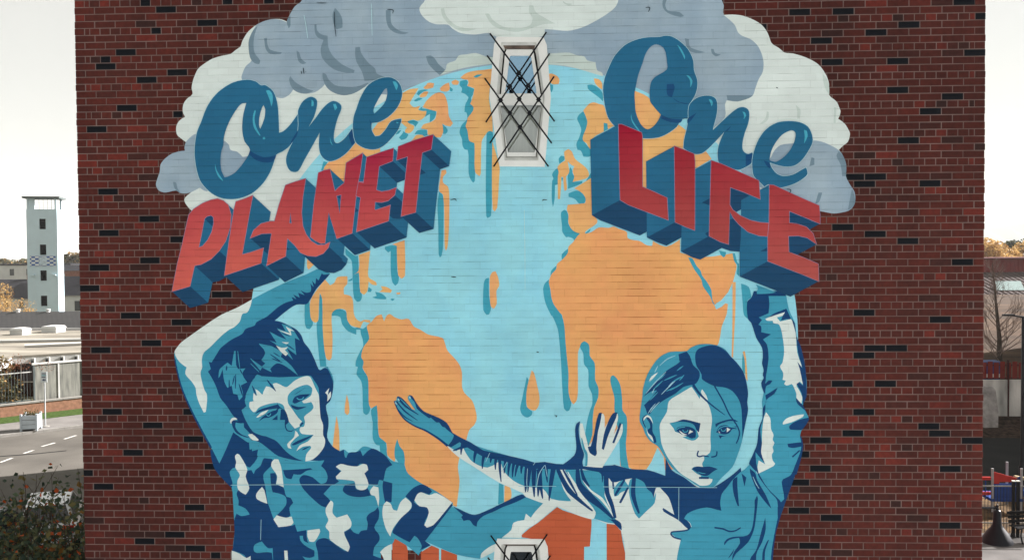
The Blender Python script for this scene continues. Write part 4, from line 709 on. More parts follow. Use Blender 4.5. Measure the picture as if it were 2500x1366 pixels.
single = sorted(k for k in dark if not hidden(k))
bare = [k for k in range(len(bricks)) if k not in dark and (bricks[k][0] > 8.62) and 5.4 < ZTOP - bricks[k][2] * COURSE < ZTOP + 0.1 and bricks[k][1] - bricks[k][0] > 0.2]
rng.shuffle(bare); single += bare[:300 - len(single)]
ss = set(single)
wall = bpy.data.meshes.new('gable_wall')
vv, ff, rr = [], [], []
for k, (a, b, v) in enumerate(bricks):
    z = ZTOP - v * COURSE; y = rng.uniform(-0.0009, 0.0012)
    if k in ss:
        o = inst('brick', brick_mesh(b - a, MDARK if k in dark else MBR1), bld, ((a + b) / 2, y, z), (0, rng.uniform(-.004, .004), 0))
        if k in dark: o['label'] = 'blue-black brick'
        continue
    if hidden(k): continue
    g, f = brick_geo(b - a); n0 = len(vv); t = rng.uniform(-.005, .005)
    if a == 0 or b > WALLW - .001: e_ = rng.uniform(-.006, .004); a += e_; b += e_
    vv += [((a + b) / 2 + x + t * zz * 2, y + yy, z + zz - t * x) for x, yy, zz in g]
    ff += [tuple(i + n0 for i in q) for q in f]; rr += [min(1, max(0, rng.gauss(0.56, 0.24 if b - a > 0.2 else 0.33)))] * len(f)
wall.from_pydata(vv, [], ff); wall.materials.append(MBR2)
at_ = wall.attributes.new('rnd', 'FLOAT', 'FACE'); at_.data.foreach_set('value', rr)
wo = link(bpy.data.objects.new('brick_field', wall), bld); wo['kind'] = 'stuff'
# mortar body of the gable: a sheet with the two openings, its joints set back behind the bricks
def holed_sheet(name, outer, holes, y, m, parent, back=None):
    loops = [[Vector((x, z, 0)) for x, z in lp] for lp in [outer] + holes]
    flat = [v for lp in loops for v in lp]
    mb = MB(); mb.add([(v.x, y, v.y) for v in flat], [])
    for t in tessellate_polygon(loops):
        a, b, c = (flat[i] for i in t)
        mb.f.append(tuple(t) if (b - a).cross(c - a).z > 0 else tuple(t)[::-1])
    return mb.build(name, m, parent)
holed_sheet('mortar', [(0.008, 0), (WALLW - 0.008, 0), (WALLW - 0.008, WTOP), (0.008, WTOP)], OPEN, 0.0048, MMORT, bld)
# the other walls, patterned, and the roof
def brick_tex(name):
    m = new_mat(name); n, l = m.node_tree.nodes, m.node_tree.links; b = n['Principled BSDF']; b.inputs['Roughness'].default_value = 0.9
    tc = n.new('ShaderNodeTexCoord'); sp = n.new('ShaderNodeSeparateXYZ'); cb = n.new('ShaderNodeCombineXYZ'); l.new(tc.outputs['Object'], sp.inputs[0])
    ad = n.new('ShaderNodeMath'); ad.operation = 'ADD'; l.new(sp.outputs[0], ad.inputs[0]); l.new(sp.outputs[1], ad.inputs[1]); l.new(ad.outputs[0], cb.inputs[0]); l.new(sp.outputs[2], cb.inputs[1])
    t = n.new('ShaderNodeTexBrick'); l.new(cb.outputs[0], t.inputs['Vector']); t.inputs['Scale'].default_value = 1
    t.inputs['Brick Width'].default_value = 0.225; t.inputs['Row Height'].default_value = 0.075; t.inputs['Mortar Size'].default_value = 0.006
    t.inputs['Color1'].default_value = (0.10, 0.029, 0.022, 1); t.inputs['Color2'].default_value = (0.065, 0.024, 0.02, 1); t.inputs['Mortar'].default_value = (0.2, 0.15, 0.137, 1)
    l.new(t.outputs[0], b.inputs['Base Color']); return m
MSIDE = brick_tex('brick_side_walls')
MB().box(0.0, 0.25, 0.034, DEPTH, 0, WTOP).build('side_wall', MSIDE, bld)
MB().box(WALLW - 0.25, WALLW, 0.034, DEPTH, 0, WTOP).build('side_wall', MSIDE, bld)
MB().box(0.25, WALLW - 0.25, DEPTH - 0.25, DEPTH, 0, WTOP).build('rear_wall', MSIDE, bld)
MSLATE = mat('slate', (0.045, 0.047, 0.052), rough=0.7, var=0.25, scale=8, bump=0.3)
rf = MB(); ap = WTOP + 3.4
rf.add([(-.25, -.2, WTOP - .02), (WALLW / 2, -.2, ap), (WALLW + .25, -.2, WTOP - .02), (-.25, DEPTH + .2, WTOP - .02), (WALLW / 2, DEPTH + .2, ap), (WALLW + .25, DEPTH + .2, WTOP - .02)], [(0, 1, 4, 3), (1, 2, 5, 4), (0, 2, 1), (3, 4, 5), (0, 3, 5, 2)])
rf.build('roof', MSLATE, bld)
# ---- the two windows
MFR = mat('white_frame', (0.87, 0.88, 0.86), rough=0.5, var=0.05, scale=6, bump=0.15, bscale=60)
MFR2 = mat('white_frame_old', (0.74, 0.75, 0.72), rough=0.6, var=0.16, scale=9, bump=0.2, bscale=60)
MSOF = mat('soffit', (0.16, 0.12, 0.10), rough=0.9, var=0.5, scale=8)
MBAR = mat('grille_iron', (0.006, 0.007, 0.011), rough=0.6, var=0.2, spec=0.15)
MBLK = mat('room_dark', (0.015, 0.016, 0.019), rough=0.9)
MCUR = mat('net_blind', (0.52, 0.51, 0.45), rough=0.9, var=0.1, scale=5, stretch=(8, 1, 0.4))
def glass(name, base=0.22, tint=(0.9, 0.95, 1, 1)):
    m = new_mat(name); n, l = m.node_tree.nodes, m.node_tree.links; n.remove(n['Principled BSDF'])
    tr = n.new('ShaderNodeBsdfTransparent'); tr.inputs[0].default_value = (0.82, 0.86, 0.86, 1); gl_ = n.new('ShaderNodeBsdfGlossy'); gl_.inputs['Roughness'].default_value = 0.03
    gl_.inputs[0].default_value = tint
    fr = n.new('ShaderNodeFresnel'); fr.inputs[0].default_value = 1.5; mp = n.new('ShaderNodeMath'); mp.operation = 'MULTIPLY_ADD'; mp.inputs[1].default_value = 1.0; mp.inputs[2].default_value = base
    l.new(fr.outputs[0], mp.inputs[0]); mx = n.new('ShaderNodeMixShader'); l.new(mp.outputs[0], mx.inputs[0]); l.new(tr.outputs[0], mx.inputs[1]); l.new(gl_.outputs[0], mx.inputs[2])
    l.new(mx.outputs[0], n['Material Output'].inputs[0]); return m
MGLD = glass('window_glass_dark', 0.0, (0.5, 0.6, 0.7, 1))
MGL, MGLSKY = glass('window_glass'), glass('window_glass_sky_tint', 0.62, (0.42, 0.68, 0.92, 1))  # upper pane: blue sky reflection put into the gloss colour
def ring(name, outer, inner, y0, y1, yi, m, parent):
    """a frame between two outlines of equal length: front at y0, sides back to y1; the inner edge splays back to yi"""
    n = len(outer); mb = MB()
    mb.add([(x, y0, z) for x, z in outer] + [(x, yi, z) for x, z in inner] + [(x, y1, z) for x, z in outer] + [(x, y1, z) for x, z in inner], [])
    for i in range(n):
        j = (i + 1) % n
        mb.f += [(i, j, n + j, n + i), (2 * n + i, 2 * n + j, j, i), (n + i, n + j, 3 * n + j, 3 * n + i)]
    return mb.build(name, m, parent)
def px2(s, y=0.0): return [(q.x, q.z) for q in (at(a, b, y) for a, b in pts_('P', s))]
def window(dy, dx, blind, glassy):
    def sh(s): 
        a = [float(t) for t in s.split()]; return ' '.join('%g %g' % (a[i] + dx, a[i + 1] + dy - (14 if dy and 115 < a[i + 1] < 145 else 0)) for i in range(0, len(a), 2))
    w = empty('window', (0, 0, 0)); w.parent = bld
    A = '1212 90 1327 91 1335 110 1345 238 1330 407 1219 406 1195 235 1206 110'        # outside of the surround
    B = '1224 103 1309 103 1313 118 1330 238 1314 392 1232 392 1212 235 1222 118'
    ring('surround', px2(sh(A), -0.02), px2(sh(B), -0.02), -0.02, 0.01, -0.02, MFR, w)
    C = '1233 119 1304 119 1308 130 1324 238 1310 383 1237 383 1219 235 1229 130'
    ring('reveal', px2(sh(B), -0.016), px2(sh(C), 0.055), -0.018, 0.09, 0.055, MFR2, w)
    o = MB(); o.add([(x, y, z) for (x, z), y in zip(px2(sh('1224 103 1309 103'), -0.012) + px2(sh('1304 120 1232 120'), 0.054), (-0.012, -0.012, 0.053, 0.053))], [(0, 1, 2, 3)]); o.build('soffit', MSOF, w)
    T = '1237 121 1300 121 1303 130 1320 231 1317 231 1223 231 1223 231 1233 130'; Ti = '1246 136 1295 136 1297 141 1310 227 1308 228 1234 228 1233 227 1244 141'
    ring('sash', px2(sh(T), 0.04), px2(sh(Ti), 0.04), 0.04, 0.08, 0.045, MFR, w)
    Bt = '1221 246 1322 246 1322 247 1314 312 1308 382 1238 382 1230 312 1221 247'; Bi = '1220.5 257 1322 256 1322 257 1313 315 1305 372 1240 372 1231 315 1221 258'
    ring('sash', px2(sh(Bt), 0.03), px2(sh(Bi), 0.03), 0.03, 0.07, 0.035, MFR, w)
    o = MB(); q = px2(sh('1216 230 1326 230 1326 256 1217 256'), 0.02); o.extr([(x, 0.02, z) for x, z in q], (0, 0.03, 0)); o.build('transom', MFR, w)
    for lp, y, gm in ((Ti, 0.06, MGLSKY if blind else MGLD), (Bi, 0.052, MGL if blind else MGLD)):
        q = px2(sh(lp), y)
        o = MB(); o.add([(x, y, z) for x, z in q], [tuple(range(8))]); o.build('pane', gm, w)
    q = px2(sh('1190 70 1360 70 1360 420 1190 420'), 0.45); o = MB(); o.add([(x, 0.45, z) for x, z in q], [(0, 1, 2, 3)]); o.build('room_back', MBLK, w)
    if blind:
        q = px2(sh('1212 240 1330 240 1330 395 1212 395'), 0.13); o = MB(); o.add([(x, 0.13, z) for x, z in q], [(0, 1, 2, 3)]); o.build('net_blind', MCUR, w)
    return w
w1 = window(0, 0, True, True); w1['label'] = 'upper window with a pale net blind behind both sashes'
w2 = window(1224, 2, False, False); w2['label'] = 'lower window with dark glass'
# security grilles: iron bars crossing in diamonds, hooked into the wall each side
def grille(dy, dx):
    g = empty('security_grille', (0, 0, 0)); g.parent = bld
    YB = -0.11
    Ls = [(1197, 83), (1190, 137), (1184, 192), (1187, 297), (1197, 348), (1206, 405)]; Rs = [(1333, 80), (1341, 132), (1352, 188), (1353, 295), (1346, 348), (1338, 405)]
    pair = [(0, 3), (1, 4), (2, 5)]
    def P(p, y): return at(p[0] + dx, p[1] + dy, y)
    for S0, S1 in ((Ls, Rs), (Rs, Ls)):
        for i, j in pair:
            a, b = S0[i], S1[j]
            pts = [P(a, 0.0), P(a, YB * .75), P((a[0] + (b[0] - a[0]) * .07, a[1] + (b[1] - a[1]) * .07), YB), P((a[0] + (b[0] - a[0]) * .93, a[1] + (b[1] - a[1]) * .93), YB), P(b, YB * .75), P(b, 0.0)]
            MB().tube(pts, 0.0085, 8).build('bar', MBAR, g, True)
    # bars of a second, nearer set crossing the lower half
    import itertools
    segs = [(Ls[i], Rs[j]) for i, j in pair]; seg2 = [(Rs[i], Ls[j]) for i, j in pair]
    for (a, b), (c, d) in itertools.product(segs, seg2):
        r1 = (b[0] - a[0], b[1] - a[1]); r2 = (d[0] - c[0], d[1] - c[1]); den = r1[0] * r2[1] - r1[1] * r2[0]
        t = ((c[0] - a[0]) * r2[1] - (c[1] - a[1]) * r2[0]) / den
        p = P((a[0] + r1[0] * t, a[1] + r1[1] * t), YB)
        o = MB(); s_ = 0.019; o.box(-s_, s_, -0.016, 0.016, -s_, s_); k = o.build('knot', MBAR, g); k.location = p; k.rotation_euler = (0, R(45), 0)
    return g
g1 = grille(0, 0); g1['label'] = 'black diamond grille over the upper window'
g2 = grille(1224, 2); g2['label'] = 'black diamond grille over the lower window'
# ------------------------------------------------------------ ground, roads, pavements
def flat(name, pts, z, m, thick=0.0):
    mb = MB()
    if thick: mb.prism([(p[0], p[1]) for p in pts], z - thick, z)
    else: mb.add([(p[0], p[1], z) for p in pts], [tuple(range(len(pts)))])
    o = mb.build(name, m)
    return tag(o, kind='structure')
MASPH = mat('asphalt', (0.108, 0.100, 0.088), rough=0.92, var=0.22, scale=0.35, bump=0.2, bscale=60)
MASPH2 = mat('asphalt_dark', (0.013, 0.0145, 0.0145), rough=0.95, var=0.2, scale=0.7, bump=0.2, bscale=60)
MCONC = mat('paving_concrete', (0.29, 0.30, 0.30), rough=0.95, var=0.16, scale=0.8, bump=0.2, bscale=30)
MPAVE = mat('pavement_slab', (0.17, 0.16, 0.15), rough=0.95, var=0.15, scale=1.2, bump=0.2, bscale=40)
MKERB = mat('kerb_stone', (0.24, 0.23, 0.21), rough=0.9, var=0.12, scale=5)
MGRASS = mat('grass', (0.045, 0.075, 0.018), rough=1.0, var=0.4, scale=6, bump=0.8, bscale=30)
MEARTH = mat('dry_earth', (0.045, 0.026, 0.014), rough=1.0, var=0.5, scale=0.35, bump=0.5, bscale=6, alt=(0.070, 0.042, 0.024), stretch=(0.4, 1, 1))
MLINE = mat('road_paint', (0.50, 0.49, 0.46), rough=0.9, var=0.35, scale=6)
MGRAV = mat('gravel', (0.034, 0.022, 0.016), rough=1.0, var=0.9, scale=5, bump=0.9, bscale=14)
flat('ground', [(-4000, -300), (4000, -300), (4000, 6000), (-4000, 6000)], -0.02, mat('field_ground', (0.10, 0.095, 0.06), rough=1, var=0.3, scale=0.02))
flat('forecourt', [(-60, -120), (90, -120), (90, 27), (0.0, 27), (-60, 20)], -0.012, MCONC)
kA, kB = gnd(0, 1068), gnd(203, 1042)
kd = (kB - kA).normalized(); kd.z = 0; kn = Vector((-kd.y, kd.x, 0))          # along and away from the kerb
def kp(s, t): q = kA + kd * s + kn * t; return (q.x, q.y)
flat('road', [kp(-70, 0), kp(90, 0), kp(90, -26), kp(-70, -26)], -0.004, MASPH)
flat('road_branch', [(12, 24), (160, 24), (160, 34.75), (12, 34.75)], -0.002, MASPH2)
flat('pavement', [kp(-70, 0.13), kp(60, 0.13), kp(60, 3.4), kp(-70, 3.4)], 0.12, MPAVE, 0.2)
kerb = empty('kerb', (0, 0, 0)); tag(kerb, kind='structure')
kme = MB().box(0.006, 0.994, 0, 0.13, -0.1, 0.125).build('kerb_stone', MKERB, kerb)
for i in range(-14, 16):
    o = kme if i == -14 else inst('kerb_stone', kme.data, kerb)
    q = kA + kd * i; o.location = (q.x, q.y, 0); o.rotation_euler.z = math.atan2(kd.y, kd.x)
flat('grass_verge', [kp(-70, 3.4), kp(60, 3.4), kp(60, 5.4), kp(-70, 5.4)], 0.14, MGRASS, 0.2)
def dash(px0, py0, px1, py1, w=0.14):
    a, b = gnd(px0, py0), gnd(px1, py1); d = (b - a).normalized(); nn = Vector((-d.y, d.x, 0)) * w / 2
    return flat('road_marking', [a + nn, a - nn, b - nn, b + nn][::-1], 0.004, MLINE)
for t in ((-60, 1150, -22, 1138), (0, 1128, 30, 1117), (58, 1106, 82, 1098), (102, 1089, 134, 1080), (157, 1071, 186, 1062)):
    dash(*t)
flat('playground_floor', [(9.7, 12), (60, 12), (60, 24), (9.7, 24)], -0.006, mat('play_paving', (0.125, 0.12, 0.115), rough=0.95, var=0.4, scale=0.7, bump=0.3, bscale=12))
flat('bark_chippings', [(9.7, 19.6), (60, 19.6), (60, 23.9), (9.7, 23.9)], 0.002, mat('bark_chips', (.085, .052, .024), rough=1, var=.6, scale=3, bump=.8, bscale=20))
se = [gnd(-40, 1117), gnd(40, 1111), gnd(90, 1107), gnd(160, 1100)]
tag(MB().add([(q.x, q.y + d_, .003) for q in se for d_ in (0, .16)], [(2 * i, 2 * i + 2, 2 * i + 3, 2 * i + 1) for i in range(3)]).build('tar_seam', MASPH2), kind='structure')
# earth bank and far hill on the right
b0 = gnd(2400, 1060)
bank = MB(); xs_ = [8 + 6 * i for i in range(16)]
prof = [(34.6, 0.0), (36.5, 0.35), (37.3, 0.6), (37.35, 0.6)]
bank.add([(x, y, z + 0.12 * math.sin(x * 1.7 + y)) for x in xs_ for y, z in prof], [(i * 4 + j, (i + 1) * 4 + j, (i + 1) * 4 + j + 1, i * 4 + j + 1) for i in range(15) for j in range(3)])
tag(bank.build('gravel_verge', MGRAV), kind='structure')
eb = MB(); eb.add([(12, 37.6, 0.2), (120, 37.6, 0.2), (160, 88, 3.1), (20, 88, 3.1), (160, 140, 3.1), (20, 140, 3.1)], [(0, 1, 2, 3), (3, 2, 4, 5)])
tag(eb.build('earth_yard', MEARTH), kind='structure')
hl = MB(); rg = random.Random(3); n = 60
row0, row1, row2 = [], [], []
for i in range(n + 1):
    x = -1400 + 5200 * i / n
    t = (x - 1500) / 1500
    h = 22 + 150 * math.exp(-((x - 2500) / 900) ** 2) + 40 * math.exp(-((x + 300) / 700) ** 2) + 6 * math.sin(x * 0.006) + rg.uniform(-2, 2)
    row0.append((x, 3600, -5)); row1.append((x, 4000, h)); row2.append((x, 5000, h * .9))
hl.add(row0 + row1 + row2, [(r * (n + 1) + i, r * (n + 1) + i + 1, (r + 1) * (n + 1) + i + 1, (r + 1) * (n + 1) + i) for r in range(2) for i in range(n)])
tag(hl.build('hills', mat('far_hill', (0.10, 0.12, 0.09), rough=1, var=0.2, scale=0.004)), kind='structure')

# ------------------------------------------------------------ foliage helpers
def leaf_mat(name, cols, tr=0.25):
    m = new_mat(name); n, l = m.node_tree.nodes, m.node_tree.links; b = n['Principled BSDF']; b.inputs['Roughness'].default_value = 0.75; b.inputs['Specular IOR Level'].default_value = 0.25
    a = n.new('ShaderNodeAttribute'); a.attribute_name = 'rnd'; r = n.new('ShaderNodeValToRGB'); r.color_ramp.interpolation = 'LINEAR'
    e = r.color_ramp.elements; e[0].color = (*cols[0][1], 1); e[0].position = cols[0][0]; e[1].color = (*cols[-1][1], 1); e[1].position = cols[-1][0]
    for p, c in cols[1:-1]: k = e.new(p); k.color = (*c, 1)
    l.new(a.outputs['Fac'], r.inputs[0]); l.new(r.outputs[0], b.inputs['Base Color'])
    t = n.new('ShaderNodeBsdfTranslucent'); l.new(r.outputs[0], t.inputs[0]); mx = n.new('ShaderNodeMixShader'); mx.inputs[0].default_value = tr
    l.new(b.outputs[0], mx.inputs[1]); l.new(t.outputs[0], mx.inputs[2]); l.new(mx.outputs[0], n['Material Output'].inputs[0]); return m
def leaves(name, pts, size, m, parent, rg, aspect=0.62):
    vv, ff, rr = [], [], []
    for p in pts:
        d = Vector((rg.gauss(0, 1), rg.gauss(0, 1), rg.gauss(0, .7))).normalized(); u = d.cross(Vector((rg.gauss(0, 1), rg.gauss(0, 1), rg.gauss(0, 1)))).normalized()
        s = size * rg.uniform(.6, 1.35); k = len(vv); p = Vector(p); w = d.cross(u) * s * .12
        vv += [tuple(p - d * s), tuple(p + u * s * aspect + w), tuple(p + d * s), tuple(p - u * s * aspect + w)]
        ff.append((k, k + 1, k + 2, k + 3)); rr.append(rg.random())
    me = bpy.data.meshes.new(name); me.from_pydata(vv, [], ff); me.materials.append(m)
    a = me.attributes.new('rnd', 'FLOAT', 'FACE'); a.data.foreach_set('value', rr)
    o = link(bpy.data.objects.new(name, me), parent)
    o['kind'] = 'stuff'
    return o
def branch(mb, p, d, L, r, depth, rg, tips, spread=0.55, up=0.12, kids=(2, 4), n=6):
    p = Vector(p); d = Vector(d).normalized(); pts = [p]; rad = [r]
    q = p
    for i in range(3):
        d = (d + Vector((rg.gauss(0, .13), rg.gauss(0, .13), rg.gauss(0, .08) + up * .3))).normalized(); q = q + d * L / 3; pts.append(q); rad.append(r * (1 - .22 * (i + 1)))
    mb.tube(pts, rad, n if depth > 1 else 4, False)
    tips += [pts[2], pts[3]] if depth <= 1 else []
    if depth:
        for k in range(rg.randint(*kids)):
            t = rg.uniform(.35, 1); i = min(2, int(t * 3)); b = pts[i].lerp(pts[i + 1], t * 3 - i)
            dd = (d + Vector((rg.gauss(0, spread), rg.gauss(0, spread), rg.gauss(0, spread * .7) + up))).normalized()
            branch(mb, b, dd, L * rg.uniform(.5, .78), r * .48, depth - 1, rg, tips, spread, up, kids, n)
MBARK = mat('bark', (0.075, 0.058, 0.045), rough=1, var=0.3, scale=8, bump=0.5, bscale=30)
def blob_pts(rg, c, rad, n, lumps=9):
    cs = [(Vector((rg.gauss(0, .42) * rad[0], rg.gauss(0, .42) * rad[1], rg.gauss(0, .36) * rad[2])), rg.uniform(.3, .55)) for _ in range(lumps)]
    out = []
    for _ in range(n):
        o, s = rg.choice(cs); v = Vector((rg.gauss(0, 1), rg.gauss(0, 1), rg.gauss(0, 1))).normalized() * (rg.random() ** .35)
        out.append(Vector(c) + o + Vector((v.x * rad[0] * s, v.y * rad[1] * s, v.z * rad[2] * s)))
    return out
def tree(name, loc, h, crown, m, label, seed, n=2500, size=0.3, group=None, cat='tree'):
    rg = random.Random(seed); t = empty(name, loc); tag(t, label, cat, group)
    tr = MB(); tips = []; branch(tr, (0, 0, -.1), (0, 0, 1), h * .55, h * .028, 2, rg, tips, .5, .2); tr.build('trunk', MBARK, t, True)
    leaves('crown', blob_pts(rg, (0, 0, h - crown[2] * .95), crown, n), size, m, t, rg)
    return t

# ------------------------------------------------------------ left: the town beyond the road
MTOW = mat('tower_render', (0.50, 0.63, 0.69), rough=0.8, var=0.05, scale=0.8)
MDKW = mat('opening_dark', (0.004, 0.004, 0.005), rough=0.9, spec=0.0)
MGREYM = mat('grey_metal', (0.10, 0.12, 0.12), rough=0.5, var=0.1)
tc_ = at(115, 760, 101.0)
tw_ = empty('drill_tower', (tc_.x, 101.0, 0)); tw_.rotation_euler.z = R(16)
tag(tw_, 'tall white drill tower with dark window openings and a flat canopy roof', 'tower')
zt = at(112, 512, 101).z
HW = 1.68
# shell with four real openings on the front: pieces between the openings
wz = [at(112, y, 101).z for y in (560, 535, 622, 597, 684, 659, 745, 720)]
rows = [(wz[i], wz[i + 1]) for i in (6, 4, 2, 0)]
sh_ = MB(); zz = 0.0
for a, b in rows:
    sh_.box(-HW, HW, -HW, -HW + .3, zz, a); sh_.box(-HW, -.28, -HW, -HW + .3, a, b); sh_.box(.42, HW, -HW, -HW + .3, a, b); zz = b
sh_.box(-HW, HW, -HW, -HW + .3, zz, zt)
sh_.box(-HW, -HW + .3, -HW + .3, HW - .4, 0, zt); sh_.box(HW - .3, HW, -HW + .3, HW - .4, 0, zt); sh_.box(-HW + .3, HW - .3, HW - .7, HW - .4, 0, zt)
sh_.build('tower_wall', MTOW, tw_)
MB().box(-HW + .3, HW - .3, -HW + .31, HW - .7, zt - .25, zt - .05).build('gallery_floor', MGREYM, tw_)
for a, b in rows:
    w = MB().box(-.28, .42, -HW + .22, -HW + .26, a, b).build('window', MDKW, tw_)
    MB().box(-.34, .48, -HW - .04, -HW + .0, a - .1, a).build('sill', MTOW, w)
zr = at(112, 486, 101).z
for sx in (-1, 1):
    for y in (-HW + .1, HW - .5):
        MB().box(sx * (HW - .16) - .1, sx * (HW - .16) + .1, y - .1, y + .1, zt, zr).build('post', MTOW, tw_)
MB().box(-HW + .3, -HW + .9, -HW + .05, -HW + .15, zt, zr).build('gallery_panel', MTOW, tw_)
for k in range(4):
    MB().box(-.3 + k * .45, -.26 + k * .45, -HW + .08, -HW + .12, zt, zr).build('bar', MGREYM, tw_)
MB().box(-HW - .36, HW + .34, -HW - .36, HW - .1, zr, zr + .22).build('canopy', MGREYM, tw_)
def check_mat():
    m = new_mat('banner_checks'); n, l = m.node_tree.nodes, m.node_tree.links; b = n['Principled BSDF']; b.inputs['Roughness'].default_value = .6
    tc = n.new('ShaderNodeTexCoord'); mp = n.new('ShaderNodeMapping'); mp.inputs['Rotation'].default_value = (R(90), 0, 0); mp.inputs['Scale'].default_value = (2.5, 1, 4.4)
    c = n.new('ShaderNodeTexChecker'); c.inputs['Scale'].default_value = 1.0; c.inputs['Color1'].default_value = (0.62, 0.66, 0.66, 1); c.inputs['Color2'].default_value = (0.03, 0.10, 0.32, 1)
    l.new(tc.outputs['Object'], mp.inputs[0]); l.new(mp.outputs[0], c.inputs[0]); l.new(c.outputs[0], b.inputs['Base Color']); return m
z0b, z1b = at(112, 649, 101).z, at(112, 624, 101).z
bn = MB().box(-1.36, 1.44, -HW - .06, -HW - .01, z0b, z1b).build('banner', check_mat(), tw_)
MB().box(-.35, .5, -HW - .075, -HW - .062, z0b + .12, z1b - .12).build('banner_badge', mat('badge', (0.45, 0.55, 0.62), var=.3, scale=4), bn)
for x in (-1.2, 1.1): MB().box(x, x + .35, -HW - .3, -HW - .01, at(112, 672, 101).z, at(112, 669, 101).z).build('floodlight', MTOW, tw_)

MROOF = mat('roof_tiles_dark', (0.024, 0.024, 0.028), rough=.85, var=.2, scale=2)
MREN = mat('render_white', (0.55, 0.55, 0.53), rough=.9, var=.1, scale=.6); MRBR = mat('house_brick', (0.22, 0.10, 0.07), rough=.9, var=.2, scale=3)
MWIN = mat('house_glass', (0.03, 0.035, 0.04), rough=.15, spec=.6)
def house(px, Y, w, d, hw, hr, wallm, rz, label, gable=False, nw=2, floors=2):
    c = at(px, 700, Y); h = empty('house', (c.x, Y, 0), rz); tag(h, label, 'house', 'houses beyond the drill tower')
    MB().box(-w / 2, w / 2, 0, d, 0, hw).build('wall', wallm, h)
    r = MB()
    if hr > 0:
        r.add([(-w / 2 - .3, -.4, hw), (w / 2 + .3, -.4, hw), (w / 2 + .3, d + .4, hw), (-w / 2 - .3, d + .4, hw), (-w / 2 - .3, d / 2, hw + hr), (w / 2 + .3, d / 2, hw + hr)], [(0, 1, 5, 4), (2, 3, 4, 5), (0, 4, 3), (1, 2, 5), (3, 2, 1, 0)])
    else: r.box(-w / 2 - .2, w / 2 + .2, -.2, d + .2, hw, hw + .3)
    ro = r.build('roof', MROOF, h)
    if hr > 0: MB().box(w * .3, w * .3 + .7, d / 2 - .3, d / 2 + .4, hw + hr * .6, hw + hr + .9).build('chimney', MRBR, ro)
    for f in range(floors):
        for k in range(nw):
            x = -w / 2 + w * (k + .5) / nw; z = hw * (f + .35) / floors
            wf = MB().box(x - .55, x + .55, -.03, .02, z, z + hw / floors * .45).build('window', MREN, h)
            MB().box(x - .47, x + .47, -.05, -.031, z + .08, z + hw / floors * .45 - .08).build('pane', MWIN, wf)
    return h
house(30, 190, 26, 9, 7.0, 0, MREN, 0, 'long pale flat-roofed block left of the drill tower', nw=7)
house(-30, 150, 16, 9, 2.9, 1.9, MREN, R(6), 'dark-roofed house at the left edge beyond the bare tree', nw=4)
house(52, 132, 11, 8, 2.4, 2.2, MREN, R(-25), 'dark-roofed cottage just left of the drill tower foot', nw=3, floors=1)
house(182, 160, 9, 8, 6.2, 1.0, MRBR, R(5), 'red-brown house right of the drill tower', nw=2)
house(190, 118, 9, 8, 3.4, 2.6, MREN, R(4), 'white-walled house with dark roof right of the drill tower foot', nw=3, floors=1)
MGOLD = leaf_mat('leaf_gold', [(0.0, (0.22, 0.12, 0.04)), (0.5, (0.46, 0.28, 0.09)), (1.0, (0.62, 0.42, 0.16))], .3)
MGREEN = leaf_mat('leaf_green', [(0.0, (0.018, 0.030, 0.016)), (0.6, (0.045, 0.065, 0.025)), (1.0, (0.10, 0.09, 0.035))])
MOLIVE = leaf_mat('leaf_olive', [(0.0, (0.035, 0.04, 0.02)), (0.6, (0.09, 0.085, 0.035)), (1.0, (0.26, 0.15, 0.05))])
def ground_at(px, Y): c = at(px, 700, Y); return (c.x, Y, 0)
tree('golden_tree', ground_at(12, 80), 5.6, (2.2, 2.0, 2.0), MGOLD, 'thin golden autumn tree left of the drill tower', 5, 3600, .065)
for i, (px, Y, h, lab) in enumerate(((5, 260, 8.4, 'far brown tree clump at the left edge of the town'), (70, 240, 8.6, 'far brown tree clump beside the drill tower'), (175, 230, 9.4, 'far brown tree clump between drill tower and brick wall'), (200, 260, 9.6, 'far brown tree clump against the brick wall edge'))):
    tree('far_tree', ground_at(px, Y), h, (7, 4, 1.7), MOLIVE, lab, 40 + i, 900, .5, 'far trees over the town')
# slate-roofed hall and flat-roofed building
y1 = 68.0; zr1, ze1 = at(100, 760, y1 + 4).z, at(100, 801, y1).z
hall = empty('slate_hall', (-30, y1, 0)); tag(hall, 'long low hall with a dark slate roof and white ridge vents', 'building')
MB().box(-30, 18, 0.4, 8, 0, ze1).build('wall', MRBR, hall)
rows_ = MB(); rows_.add([(-30.5, 0, ze1), (18.5, 0, ze1), (18.5, 4, zr1), (-30.5, 4, zr1), (-30.5, 8.4, ze1), (18.5, 8.4, ze1)], [(0, 1, 2, 3), (3, 2, 5, 4), (0, 3, 4), (1, 5, 2)])
def slate_rows():
    m = new_mat('slate_rows'); n, l = m.node_tree.nodes, m.node_tree.links; b = n['Principled BSDF']; b.inputs['Roughness'].default_value = .8
    t = n.new('ShaderNodeTexBrick'); tc = n.new('ShaderNodeTexCoord'); l.new(tc.outputs['Object'], t.inputs['Vector']); t.inputs['Scale'].default_value = 1; t.inputs['Brick Width'].default_value = .45; t.inputs['Row Height'].default_value = .38; t.inputs['Mortar Size'].default_value = .035
    t.inputs['Color1'].default_value = (.036, .034, .033, 1); t.inputs['Color2'].default_value = (.028, .027, .027, 1); t.inputs['Mortar'].default_value = (.012, .012, .012, 1); l.new(t.outputs[0], b.inputs['Base Color']); return m
hr_ = rows_.build('roof', slate_rows(), hall)
MB().box(-30.5, 18.5, -.14, -.02, ze1 - .16, ze1 + .03).build('gutter', MREN, hall)
for px in (44, 118):
    q = at(px, 764, y1 + 3.9); v = MB().lathe([(.0, 0), (.16, 0), (.16, .28), (.2, .3), (.2, .36), (.0, .4)], 10); o = v.build('ridge_vent', MREN, hall); o.location = (q.x + 30, 3.9, zr1 - .15)
